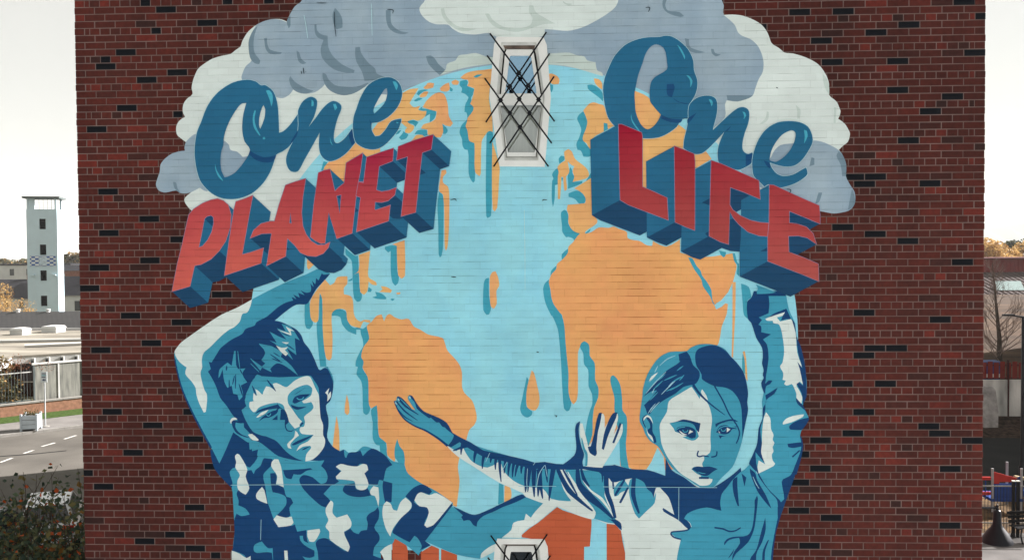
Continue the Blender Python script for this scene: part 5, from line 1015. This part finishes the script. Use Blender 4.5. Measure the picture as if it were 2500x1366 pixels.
MFELT = mat('roof_felt', (0.16, 0.145, 0.12), rough=.95, var=.3, scale=.35, bump=.2, alt=(0.25, 0.23, 0.19), stretch=(.5, 1.5, 1))
fz = 2.7
f0, f1, f2, f3 = gnd(-60, 915, fz), gnd(28, 869, fz), gnd(215, 858, fz), gnd(215, 806, fz)
fl = empty('flat_roofed_building', (f1.x, f1.y, 0)); tag(fl, 'flat-roofed building with pale felt roof and white rooflight boxes beside the fence', 'building')
def fp(v): return (v.x - f1.x, v.y - f1.y)
poly = [fp(f0), fp(f1), fp(f2), fp(f3), (-52 - f1.x, fp(f3)[1]), (-52 - f1.x, fp(f0)[1])]
MB().prism(poly, fz - .12, fz).build('roof', MFELT, fl)
MB().prism([(x * 1.004, y * 1.0 + .02) for x, y in poly], fz - .5, fz - .12).build('fascia', MREN, fl)
inn = [(x * .98 - (1.6 if k < 2 else 0), y + .6) for k, (x, y) in enumerate(poly)]; MB().prism(inn, 0, fz - .5).build('wall', mat('shaded_brick', (.055, .026, .02), rough=.9, var=.2), fl)  # wall brick darkened: its deep shade is put into the colour
for i in range(5):
    a, b = fp(f1), fp(f2); t = .05 + i * .19; x = a[0] + (b[0] - a[0]) * t; y = a[1] + (b[1] - a[1]) * t + .55
    w = MB().box(x, x + .9, y - .02, y + .06, 1.0, 2.5).build('window', MREN, fl); MB().box(x + .08, x + .82, y - .04, y - .021, 1.08, 2.42).build('pane', MWIN, w)
for px, py, s in ((50, 812, 1.0), (131, 806, 1.2)):
    q = gnd(px, py + 4, fz); k = MB(); k.lathe([(.75 * s, 0), (.75 * s, .32), (.82 * s, .34), (.7 * s, .5), (.3 * s, .56)], 4); o = k.build('rooflight', MREN, fl); o.location = (q.x - f1.x, q.y - f1.y, fz); o.rotation_euler.z = R(40)
for (a, b, c, d) in ((0, 836, 200, 832), (60, 848, 200, 842)):
    p, q = gnd(a, b, fz + .01), gnd(c, d, fz + .01); k = MB().tube([(p.x - f1.x, p.y - f1.y, fz + .12), (q.x - f1.x, q.y - f1.y, fz + .12)], .11, 6); k.build('roof_kerb', MREN, fl)
# low brick wall, fence panels and railing along the verge
def kq(s, t, z=0.0): q = kA + kd * s + kn * t; return Vector((q.x, q.y, z))
ang = math.atan2(kd.y, kd.x)
lw = empty('low_brick_wall', kq(0, 5.6)); lw.rotation_euler.z = ang; tag(lw, 'low red brick boundary wall with pale coping below the fence', 'wall')
MB().box(-30, 40, 0, .25, 0, .72).build('brickwork', mat('boundary_brick', (0.26, 0.14, 0.09), rough=.9, var=.25, scale=5), lw)
for i in range(-10, 24): MB().box(i * 1.2 + .01, i * 1.2 + 1.19, -.04, .29, .72, .80).build('coping', MKERB, lw)
fe = empty('panel_fence', kq(0, 6.1)); fe.rotation_euler.z = ang; tag(fe, 'weathered grey metal panel fence above the low brick wall', 'fence')
MPAN = mat('fence_panel', (0.17, 0.175, 0.16), rough=.6, var=.3, scale=1.6, alt=(0.23, 0.23, 0.20), stretch=(4, 1, .5))
s0 = (gnd(97, 1000) - kA).dot(kd) - 1.3
for i in range(9):
    a = s0 + .6 + i * 1.3; MB().box(a + .03, a + 1.27, -.03, .0, .5, 2.75).build('panel', MPAN, fe)
    MB().box(a - .04, a + .04, -.06, .05, 0, 2.85).build('post', MREN if i % 2 else MGREYM, fe)
MB().box(s0 + .5, s0 + 12.4, -.08, .06, 2.76, 2.86).build('top_rail', MREN, fe)
ra = empty('railing', kq(0, 6.1)); ra.rotation_euler.z = ang; tag(ra, 'white-tipped vertical bar railing in front of the bush', 'railing')
for i in range(44):
    a = s0 + .4 - i * .16; o = MB().tube([(a, 0, .6), (a, 0, 2.55)], .014, 5).build('bar', MGREYM, ra)
MB().box(s0 - 7, s0 + .5, -.02, .02, 2.36, 2.41).build('top_rail', MREN, ra); MB().box(s0 - 7, s0 + .5, -.02, .02, .8, .85).build('bottom_rail', MGREYM, ra)
bp_ = kq(s0 - 1.2, 7.2)
MRUST = leaf_mat('leaf_rust', [(0.0, (0.09, 0.03, 0.018)), (1.0, (0.26, 0.11, 0.05))])
bush = empty('bush', bp_); tag(bush, 'olive bush with rusty twigs behind the railing', 'bush'); rgb_ = random.Random(11)
tb = MB(); tp = []; 
for k in range(7): branch(tb, (rgb_.uniform(-1, 1), 0, 0), (rgb_.gauss(0, .3), rgb_.gauss(0, .3), 1), 2.0, .03, 1, rgb_, tp)
tb.build('stem', MBARK, bush); leaves('foliage', blob_pts(rgb_, (0, 0, 1.55), (2.3, 1.2, 1.5), 2600, 12), .085, MOLIVE, bush, rgb_)
leaves('rusty_top', blob_pts(rgb_, (1.0, 0, 2.7), (1.2, .8, .8), 700, 8), .035, MRUST, bush, rgb_)
# planter and sign
pl_ = gnd(76, 1054); pt = empty('planter_box', (pl_.x, pl_.y, .12)); pt.rotation_euler.z = ang * .3; tag(pt, 'white wooden planter box on the pavement', 'planter')
MPL = mat('planter_paint', (0.50, 0.56, 0.60), rough=.6, var=.08)
pw = .36
for sx in (-1, 1):
    for sy in (-1, 1): MB().box(sx * pw - .045, sx * pw + .045, sy * pw - .045, sy * pw + .045, 0, .84).build('post', MPL, pt)
for k in range(3):
    for sg in (-1, 1):
        MB().box(-pw + .05, pw - .05, sg * pw - .02, sg * pw + .02, .1 + k * .23, .31 + k * .23).build('board', MPL, pt); MB().box(sg * pw - .02, sg * pw + .02, -pw + .05, pw - .05, .1 + k * .23, .31 + k * .23).build('board', MPL, pt)
MB().box(-pw + .03, pw - .03, -pw + .03, pw - .03, .1, .7).build('soil', MEARTH, pt)
rgp = random.Random(2); leaves('plant', [Vector((rgp.uniform(-.3, .3), rgp.uniform(-.3, .3), .72 + abs(rgp.gauss(0, .12)))) for _ in range(160)], .05, MOLIVE, pt, rgp)
sp = gnd(111, 1046); sg_ = empty('sign_post', (sp.x, sp.y, .12)); tag(sg_, 'small white rectangular sign on a grey post beside the planter', 'sign')
hs = 2.75; MB().tube([(0, 0, 0), (0, 0, hs)], .035, 8).build('post', mat('galvanised', (.4, .42, .42), rough=.5), sg_)
pb = MB().box(-.16, .16, -.05, -.03, hs - .48, hs + .06).build('plate', mat('sign_white', (.62, .66, .66), rough=.4, var=.04), sg_)
MSIGN = mat('sign_ink', (.03, .05, .12), rough=.5)
for k, (x0, x1) in enumerate(((-.11, .11), (-.12, .12), (-.12, .08))): MB().box(x0, x1, -.056, -.051, hs - .06 - k * .09, hs - .02 - k * .09).build('plate_line', MSIGN if k != 1 else mat('sign_teal', (.1, .35, .4)), pb)
MB().add([(-.1, -.056, hs - .36), (.02, -.056, hs - .30), (.02, -.056, hs - .34), (.11, -.056, hs - .34), (.11, -.056, hs - .38), (.02, -.056, hs - .38), (.02, -.056, hs - .42)], [(0, 6, 5, 4, 3, 2, 1)]).build('plate_arrow', MSIGN, pb)
MB().lathe([(.2, 0), (.2, .03), (.05, .05)], 12).build('base', MKERB, sg_)
# ------------------------------------------------------------ parked cars
MTYRE = mat('tyre', (.012, .012, .013), rough=.85); MRIM = mat('rim', (.45, .46, .48), rough=.3, metal=.9); MCGL = mat('car_glass', (.012, .014, .016), rough=.06, spec=.7)
MRED = mat('tail_lamp', (.35, .015, .012), rough=.2, spec=.6); MPLATE = mat('plate_white', (.6, .6, .55), rough=.5)
def car(loc, rz, paint, label):
    c = empty('parked_car', loc, rz); tag(c, label, 'car', 'cars parked below the corner tree')
    # stations along the length (y), half width and heights of sill, waist; loft of an eight-point ring
    st = [(-2.05, .62, .42, .72), (-1.98, .78, .30, .92), (-1.5, .85, .24, .96), (0, .87, .22, .93), (1.2, .86, .24, .90), (1.85, .76, .30, .78), (2.05, .58, .40, .62)]
    b = MB(); n = 8
    for y, w, z0, z1 in st:
        b.v += [(-w * .9, y, z0), (w * .9, y, z0), (w, y, z0 + .12), (w, y, z1 - .14), (w * .88, y, z1), (0, y, z1 + .03), (-w * .88, y, z1), (-w, y, z1 - .14)]
    for i in range(len(st) - 1):
        for j in range(n): b.f.append((i * n + j, i * n + (j + 1) % n, (i + 1) * n + (j + 1) % n, (i + 1) * n + j))
    b.f.append(tuple(range(n))); b.f.append(tuple(range((len(st) - 1) * n, len(st) * n))[::-1])
    body = b.build('body', paint, c)
    k = MB(); lo = [(-.76, -1.85, .92), (.76, -1.85, .92), (.76, 1.05, .90), (-.76, 1.05, .90)]; hi = [(-.58, -1.45, 1.42), (.58, -1.45, 1.42), (.58, .25, 1.44), (-.58, .25, 1.44)]
    k.add(lo + hi, [(4, 5, 6, 7), (0, 1, 5, 4), (1, 2, 6, 5), (2, 3, 7, 6), (3, 0, 4, 7)]); k.build('cabin', paint, c)
    def pane(a, b_, c_, d, name):
        q = [Vector(v) for v in (a, b_, c_, d)]; ctr = sum(q, Vector()) / 4; nn = (q[1] - q[0]).cross(q[3] - q[0]).normalized() * .012
        if nn.dot(ctr - Vector((0, -.4, 1))) < 0: nn = -nn
        q = [ctr + (v - ctr) * .86 + nn for v in q]; MB().add([tuple(v) for v in q], [(0, 1, 2, 3)]).build(name, MCGL, c)
    pane(lo[0], lo[1], hi[1], hi[0], 'rear_window'); pane(lo[2], lo[3], hi[3], hi[2], 'windscreen'); pane(lo[1], lo[2], hi[2], hi[1], 'side_window'); pane(lo[3], lo[0], hi[0], hi[3], 'side_window')
    for x in (-.62, .62):
        MB().box(x - .13, x + .13, -2.05, -1.9, .68, .90).build('tail_light', MRED, c)
        MB().box(x - .14, x + .14, 1.86, 2.0, .55, .70).build('headlight', MRIM, c)
    MB().box(-.26, .26, -2.075, -2.055, .52, .64).build('number_plate', MPLATE, c)
    MB().box(-.7, .7, -2.1, -1.95, .32, .48).build('bumper', paint, c)
    for x in (-.78, .78):
        for y in (-1.3, 1.3):
            w = MB(); w.lathe([(.0, -.1), (.30, -.1), (.32, -.06), (.32, .06), (.30, .1), (.0, .1)], 20); o = w.build('wheel', MTYRE, c, True); o.rotation_euler = (0, R(90), 0); o.location = (x, y, .32)
            MB().lathe([(.0, -.105), (.2, -.105), (.2, .105), (.0, .105)], 14).build('rim', MRIM, o)
    return c
cw = gnd(38, 1366); car((cw.x, cw.y + 2, 0), R(24), mat('car_white', (.52, .53, .53), rough=.25, var=.02, spec=.5), 'white parked car with red tail lights half hidden by the corner tree')
cb_ = gnd(-150, 1420); car((cb_.x, cb_.y + 2, 0), R(8), mat('car_dark', (.02, .022, .028), rough=.25, var=.02, spec=.5), 'dark parked car nearest the corner tree, in front of the white car')
# ------------------------------------------------------------ the near tree at the corner
MCORN = leaf_mat('leaf_corner', [(0.0, (0.032, 0.055, 0.040)), (0.45, (0.070, 0.100, 0.058)), (0.8, (0.17, 0.16, 0.07)), (0.93, (0.16, 0.12, 0.03)), (0.96, (0.42, 0.07, 0.012)), (1.0, (0.50, 0.09, 0.02))], .3)
rgn = random.Random(21)
nt_ = empty('corner_tree', (-2.0, 2.6, 0)); tag(nt_, 'sparse dark-leaved tree with a few orange leaves at the left corner of the brick wall', 'tree')
trk = MB(); tips = []
branch(trk, (0, 0, -.1), (.05, 0, 1), 2.9, .10, 0, rgn, [], .5, .2)
for k in range(16):
    a = rgn.uniform(0, 6.28); branch(trk, (0.05, 0, 2.2 + rgn.uniform(0, .9)), (math.cos(a) * .75, math.sin(a) * .6, .9), rgn.uniform(1.3, 2.0), .034, 2, rgn, tips, .42, .30, (3, 5), 5)
for k in range(11):                                  # long leading shoots that stand above the crown
    x = rgn.uniform(-1.2, 1.75); yy = rgn.uniform(-.7, .7); z0 = 4.3; z1 = rgn.uniform(5.05, 5.95)
    pts = [Vector((x, yy, z0)), Vector((x + rgn.gauss(0, .06), yy, (z0 + z1) / 2)), Vector((x + rgn.gauss(0, .1), yy, z1))]
    trk.tube(pts, [.010, .007, .003], 4, False)
    for t in range(13): tips.append(pts[0].lerp(pts[2], rgn.uniform(.1, 1)) + Vector((rgn.gauss(0, .05), rgn.gauss(0, .05), 0)))
trk.build('trunk', MBARK, nt_, True)
lp = []
for t in tips:
    if t.x > 2.0: continue
    for _ in range(rgn.randint(1, 3)): lp.append(t + Vector((rgn.gauss(0, .10), rgn.gauss(0, .10), rgn.gauss(0, .10))))
lp += [p for p in blob_pts(rgn, (0.3, 0, 3.80), (2.2, 1.5, 1.35), 15500, 26) if p.x < 1.95]
leaves('crown', lp, .040, MCORN, nt_, rgn, .7)
# ------------------------------------------------------------ right: trees, sheds, fence, play area
for i, (px, Y, h, cr, m, lab) in enumerate(((2418, 165, 10.6, (4.6, 4, 2.6), MGOLD, 'golden autumn tree behind the red shed, nearest the brick wall'), (2462, 172, 9.8, (4.4, 4, 2.4), MGOLD, 'golden autumn tree behind the red shed, beside the dark evergreen'), (2482, 200, 12.6, (5, 4, 3.0), MGREEN, 'dark evergreen tree behind the red shed'), (2530, 178, 11, (5, 4, 2.6), MGOLD, 'golden autumn tree behind the red shed at the right edge'))):
    tree('tree_behind_shed', ground_at(px, Y), h, cr, m, lab, 60 + i, 2600, .26, 'trees behind the red shed')
MSHED = mat('red_cladding', (0.175, 0.026, 0.024), rough=.6, var=.12, scale=2); MSRF = mat('shed_roof', (0.075, 0.055, 0.052), rough=.7, var=.2, scale=1)
sy = 112.0; zA, zB = at(2450, 629, sy + 14).z, at(2450, 669, sy + 13.9).z; zC = at(2450, 728, sy).z
shd = empty('red_shed', (70, sy, 0)); tag(shd, 'large red-clad shed with a sloping mauve roof and rooflight', 'building')
MB().box(-25, 45, 0, 13.8, 0, zC - .05).build('wall', MSHED, shd)
MB().box(-25, 45, 13.8, 30, 0, zA - .25).build('upper_wall', MSHED, shd)
for i in range(74):                                   # standing ribs of the cladding
    x = -12 + i * .55; MB().box(x, x + .1, 13.72, 13.8, zB, zA - .3).build('cladding_rib', MSHED, shd)
MB().box(-25.3, 45.3, 13.5, 30.3, zA - .25, zA).build('parapet', mat('parapet_red', (.10, .03, .03), rough=.6), shd)
MB().add([(-25.3, -.4, zC), (45.3, -.4, zC), (45.3, 13.79, zB + .3), (-25.3, 13.79, zB + .3)], [(0, 1, 2, 3)]).build('lower_roof', MSRF, shd)
for i in range(60):
    x = -12 + i * .75; MB().add([(x, -.4, zC), (x + .12, -.4, zC), (x + .06, -.4, zC + .09), (x, 13.78, zB + .3), (x + .12, 13.78, zB + .3), (x + .06, 13.78, zB + .39)], [(0, 2, 5, 3), (2, 1, 4, 5), (0, 1, 2)]).build('roof_rib', MSRF, shd)
q0 = at(2466, 712, sy + 4); rz0 = zC + (zB + .3 - zC) * .3
MB().add([(q0.x - 70 - 2.0, 3.4, rz0), (q0.x - 70 + 1.6, 3.4, rz0), (q0.x - 70 + 2.3, 6.0, rz0 + 1.1), (q0.x - 70 - 1.0, 6.0, rz0 + 1.1)], [(0, 1, 2, 3)]).build('rooflight', mat('rooflight_pale', (.28, .36, .35), rough=.35), shd)
# bare tree
bt = at(2441, 900, 55.0); btr = empty('bare_tree', (bt.x, 55.0, 0.9)); tag(btr, 'leafless tree with upswept branches in front of the red shed', 'tree')
rgt = random.Random(8); tm = MB(); top = at(2430, 640, 55).z - .9
main = [Vector((0, 0, -.6)), Vector((-.05, 0, 2)), Vector((-.28, 0, 4.2)), Vector((-.55, 0, top))]
tm.tube(main, [.2, .15, .09, .02], 8); tm.build('trunk', MBARK, btr, True)
lm = MB(); tt = []
for k in range(46):
    t = rgt.uniform(.08, .97); i = min(2, int(t * 3)); p = main[i].lerp(main[i + 1], t * 3 - i); a = rgt.uniform(0, 6.28); L = (1 - t) * 2.3 + .45
    branch(lm, p, (math.cos(a), math.sin(a), .45 + t * .9), L, .035 * (1 - t) + .012, 2, rgt, tt, .38, .22, (3, 5), 4)
lm.build('branch_crown', mat('twig_bark', (.26, .19, .16), rough=1, var=.2), btr)
# concrete wall, red fence
cwy = 37.4
cwl = empty('concrete_wall', (0, cwy, 0)); tag(cwl, 'stained pale concrete panel wall below the red fence', 'wall')
MCW = mat('stained_concrete', (0.40, 0.40, 0.38), rough=.95, var=.3, scale=.9, bump=.3, bscale=18, alt=(.58, .57, .54), stretch=(1.8, 1, .5))
zw0, zw1 = at(2450, 1042, cwy).z, at(2450, 927, cwy).z
xp = at(2461, 1000, cwy).x
for i in range(-6, 5):
    MB().box(xp + i * 2.9 + .03, xp + i * 2.9 + 2.87, 0, .16, zw0 - .5, zw1).build('panel', MCW, cwl)
    MB().box(xp + i * 2.9 - .03, xp + i * 2.9 + .03, -.05, .1, zw0 - .5, zw1 + 1.0).build('post', mat('post_maroon', (.045, .012, .012), rough=.6), cwl)
rfz = at(2450, 884, cwy).z
rfe = empty('red_fence', (0, cwy + .2, 0)); tag(rfe, 'dark red picket fence on top of the concrete wall', 'fence')
MRF = mat('fence_red', (0.17, 0.017, 0.011), rough=.7, var=.2, scale=3)
for i in range(-50, 40):
    x = xp - 1.2 + i * .30; MB().box(x, x + .235, 0, .03, zw1 + .06, rfz + (.02 if i % 2 else -.03)).build('picket', MRF, rfe)
for z in (zw1 + .02, rfz - .2): MB().box(xp - 16, xp + 11, .03, .09, z, z + .08).build('rail', mat('rail_dark', (.03, .015, .015), rough=.7), rfe)
sl_ = at(2419, 1053, 36.2); slab = MB(); 
slab.extr([Vector((-.33, 0, 0)), Vector((.30, 0, -.04)), Vector((.42, .25, 1.2)), Vector((.40, .5, 2.2)), Vector((.30, .58, 2.34)), Vector((-.1, .6, 2.38)), Vector((-.24, .56, 2.28)), Vector((-.30, .3, 1.3))], (0, .14, .02))
so_ = slab.build('stone_slab', mat('slab_stone', (.30, .29, .28), rough=1, var=.35, scale=3, bump=.5, bscale=12)); so_.location = (sl_.x, 36.1, zw0 - .25); tag(so_, 'tall rough stone slab leaning on the concrete wall', 'slab')
bs = at(2413, 880, 47.0); bx = MB(); bx.box(-.75, .75, 0, .8, 0, 1.0); bo = empty('blue_bin', (bs.x, 47.0, at(2413, 888, 47).z - 1.0)); tag(bo, 'blue skip with white lettering strip behind the red fence', 'bin')
MBL = mat('skip_blue', (.015, .045, .16), rough=.5); bx = MB(); bx.add([(-.62, 0, -.6), (.62, 0, -.6), (.62, .8, -.6), (-.62, .8, -.6), (-.75, -.1, 1.05), (.75, -.1, 1.05), (.75, .9, 1.05), (-.75, .9, 1.05)], [(0, 3, 2, 1), (0, 1, 5, 4), (1, 2, 6, 5), (2, 3, 7, 6), (3, 0, 4, 7), (4, 5, 6, 7)]); bx.build('body', MBL, bo)
MB().box(-.66, .66, -.12, -.07, .22, .42).build('strip', MPLATE, bo); MB().box(-.8, .8, -.16, .96, 1.05, 1.14).build('rim', MBL, bo)
# tall black lamp post
MIRON = mat('black_iron', (0.005, 0.006, 0.010), rough=.42, var=.15, spec=.22)
lpz = at(2497, 772, 25.6).z; lx = at(2497, 1000, 25.6).x
tl = empty('lamp_post', (lx, 25.6, 0)); tag(tl, 'tall black lamp post with a short arm at the right edge', 'lamp post')
MB().lathe([(.13, 0), (.13, .7), (.10, .75), (.075, 1.0), (.06, lpz)], 14).build('post', MIRON, tl, True)
MB().tube([(.05, 0, lpz - .03), (-.45, 0, lpz + .05)], .03, 8).build('arm', MIRON, tl); MB().box(-.75, -.35, -.08, .08, lpz + .02, lpz + .09).build('lantern', MIRON, tl)
# bell-hooded lamp on a bracket from the side wall
ly = 2.0; lc = at(2434, 1322, ly); lt = at(2434, 1232, ly).z
hw_ = .19; zb = lc.z; H_ = lt - zb
bl = empty('wall_lamp', (lc.x, ly, zb)); tag(bl, 'black bell-hooded lamp on a bracket at the right corner of the brick wall', 'lamp')
MB().lathe([(hw_ - .006, -.005), (hw_, 0), (hw_ * 1.0, .012), (hw_ * .88, H_ * .12), (hw_ * .66, H_ * .27), (hw_ * .40, H_ * .40), (hw_ * .30, H_ * .47), (hw_ * .27, H_ * .55), (hw_ * .24, H_ * .82), (hw_ * .20, H_ * .86), (.008, H_ * .88)], 32).build('hood', MIRON, bl, True)
o = MB().lathe([(.012, 0), (.022, .012), (.012, .035), (.018, .05), (.003, .075)], 12).build('finial', MIRON, bl, True); o.location = (0, 0, H_ * .87)
MB().tube([(0, 0, H_ * .93), (9.676 - lc.x, 0, H_ * .93)], .011, 8).build('bracket', MIRON, bl)
MB().box(9.676 - lc.x, 9.69 - lc.x, -.05, .05, H_ * .8, H_ * 1.06).build('wall_plate', MIRON, bl)
o = MB().lathe([(.05, -.03), (.07, -.01), (.07, .008), (.03, .012)], 16).build('bulb_glass', mat('lamp_glass', (.5, .5, .45), rough=.2), bl, True)
# railings of the play area
MRAIL = mat('rail_black', (0.006, 0.006, 0.007), rough=.6, spec=.15)
ry = 19.5; rzt = at(2450, 1184, ry).z; rx0 = at(2396, 1240, ry).x - 3.6
rl = empty('play_railing', (rx0, ry, 0)); tag(rl, 'black vertical bar railing round the play area', 'railing')
for i in range(70): MB().tube([(i * .095, 0, .05), (i * .095, 0, rzt)], .009, 5).build('bar', MRAIL, rl)
for z in (rzt - .04, rzt - 1.18 if rzt > 1.4 else .2): MB().box(-.1, 6.7, -.015, .015, z, z + .035).build('rail', mat('rail_worn', (.22, .21, .19), rough=.5), rl)
for i, px in enumerate((2474, 2485)):
    q = at(px, 1240, ry - .3); g_ = empty('gate_post', (q.x, ry - .3, 0)); tag(g_, ('square black gate post of the play railing, nearer the bell lamp', 'square black gate post of the play railing, nearer the right edge')[i], 'gate post', 'gate posts of the play railing')
    zz_ = at(px, 1174, ry - .3).z; MB().box(-.04, .04, -.04, .04, 0, zz_).build('post', MRAIL, g_); MB().box(-.05, .05, -.05, .05, zz_, zz_ + .025).build('cap', MPLATE, g_)
# climbing frame
cfy = 22.0; cx0 = at(2423, 1150, cfy); cf = empty('climbing_frame', (cx0.x, cfy, 0)); tag(cf, 'red and blue climbing frame with grey posts behind the play railing', 'climbing frame')
MCR, MCB, MCP = mat('play_red', (.42, .035, .03), rough=.45), mat('play_blue', (.015, .05, .22), rough=.45), mat('play_post', (.33, .33, .34), rough=.4)
zt_ = at(2423, 1146, cfy).z
for x, y in ((0, 0), (.95, 0), (0, 1.0), (.95, 1.0), (-.95, .2)): MB().tube([(x, y, 0), (x, y, zt_ + .05)], .045, 8).build('post', MCP, cf)
MB().extr([(0, -.02, zt_ - .05), (0, -.02, .95), (.22, -.02, .95), (.22, -.02, zt_ - .4), (.7, -.02, zt_ - .4), (.9, -.02, zt_ - .30)], (0, .04, 0)).build('panel', MCR, cf)
MB().extr([(.03, -.02, .95), (.03, -.02, .45), (.9, -.02, .45), (.9, -.02, 1.2), (.55, -.02, .95)], (0, .04, 0)).build('panel', MCB, cf)
MB().box(-.05, 1.0, -.05, 1.05, .36, .45).build('deck', MCB, cf)
for k in range(5): MB().tube([(-.9 + k * .18, .1, .4), (-.9 + k * .18, .1, zt_ - .35)], .02, 6).build('bar', MCB, cf)
MB().box(-.98, -.02, .06, .14, zt_ - .36, zt_ - .26).build('beam', MCR, cf); MB().box(-.98, -.02, .06, .14, .55, .65).build('beam', MCR, cf)
MB().tube([(1.0, .1, .45), (1.25, .1, 1.1), (1.35, .1, .2), (1.4, .1, 0)], .05, 8).build('slide_rail', MCB, cf, True)
MB().tube([(.95, .5, zt_ - .35), (3.2, .6, zt_ - .75)], .06, 8).build('top_beam', mat('play_wood', (.42, .33, .18), rough=.7), cf)
# bench
bq = gnd(2492, 1318); bnc = empty('bench', (bq.x + .45, bq.y, 0), R(10)); tag(bnc, 'black iron bench at the right edge in front of the play railing', 'bench')
for x in (-.62, .62):
    MB().tube([(x, -.25, 0), (x, -.17, .22), (x, -.2, .42), (x, .2, .42)], .025, 6).build('leg', MIRON, bnc, True); MB().tube([(x, .32, 0), (x, .2, .25), (x, .2, .42), (x, .3, .85)], .025, 6).build('leg', MIRON, bnc, True)
for k in range(4): MB().box(-.75, .75, -.2 + k * .105, -.12 + k * .105, .43, .46).build('seat_slat', MRAIL, bnc)
for k in range(3): MB().box(-.75, .75, .2 + k * .03, .23 + k * .03, .52 + k * .12, .60 + k * .12).build('back_slat', MRAIL, bnc)

# unseen block added right of the play area to throw it into shade
tr_ = empty('shade_block', (43, 15, 0)); tag(tr_, 'unseen brick block added right of the play area to shade it', 'building')
MB().box(0, 12, 0, 48, 0, 12.5).build('wall', MRBR, tr_)
MB().add([(-.3, -.3, 12.5), (12.3, -.3, 12.5), (12.3, 48.3, 12.5), (-.3, 48.3, 12.5), (6, -.3, 16), (6, 48.3, 16)], [(0, 3, 5, 4), (1, 4, 5, 2), (0, 4, 1), (3, 2, 5), (0, 1, 2, 3)]).build('roof', MROOF, tr_)
for k in range(10):
    for f in range(3):
        w = MB().box(-.04, .02, 2 + k * 4.6, 3.2 + k * 4.6, 1.2 + f * 3.7, 2.9 + f * 3.7).build('window', MREN, tr_); MB().box(-.06, -.041, 2.1 + k * 4.6, 3.1 + k * 4.6, 1.3 + f * 3.7, 2.8 + f * 3.7).build('pane', MWIN, w)
# ------------------------------------------------------------ haze over the whole place
hz = MB().box(-4300, 4300, -420, 6200, -9, 235).build('haze', None)
hz['kind'] = 'stuff'
hm = new_mat('haze_air'); n_, l_ = hm.node_tree.nodes, hm.node_tree.links; n_.remove(n_['Principled BSDF'])
pv = n_.new('ShaderNodeVolumePrincipled'); pv.inputs['Color'].default_value = (0.93, 0.94, 0.92, 1); pv.inputs['Density'].default_value = 0.00018; pv.inputs['Anisotropy'].default_value = 0.0
l_.new(pv.outputs[0], n_['Material Output'].inputs['Volume']); hz.data.materials.append(hm)
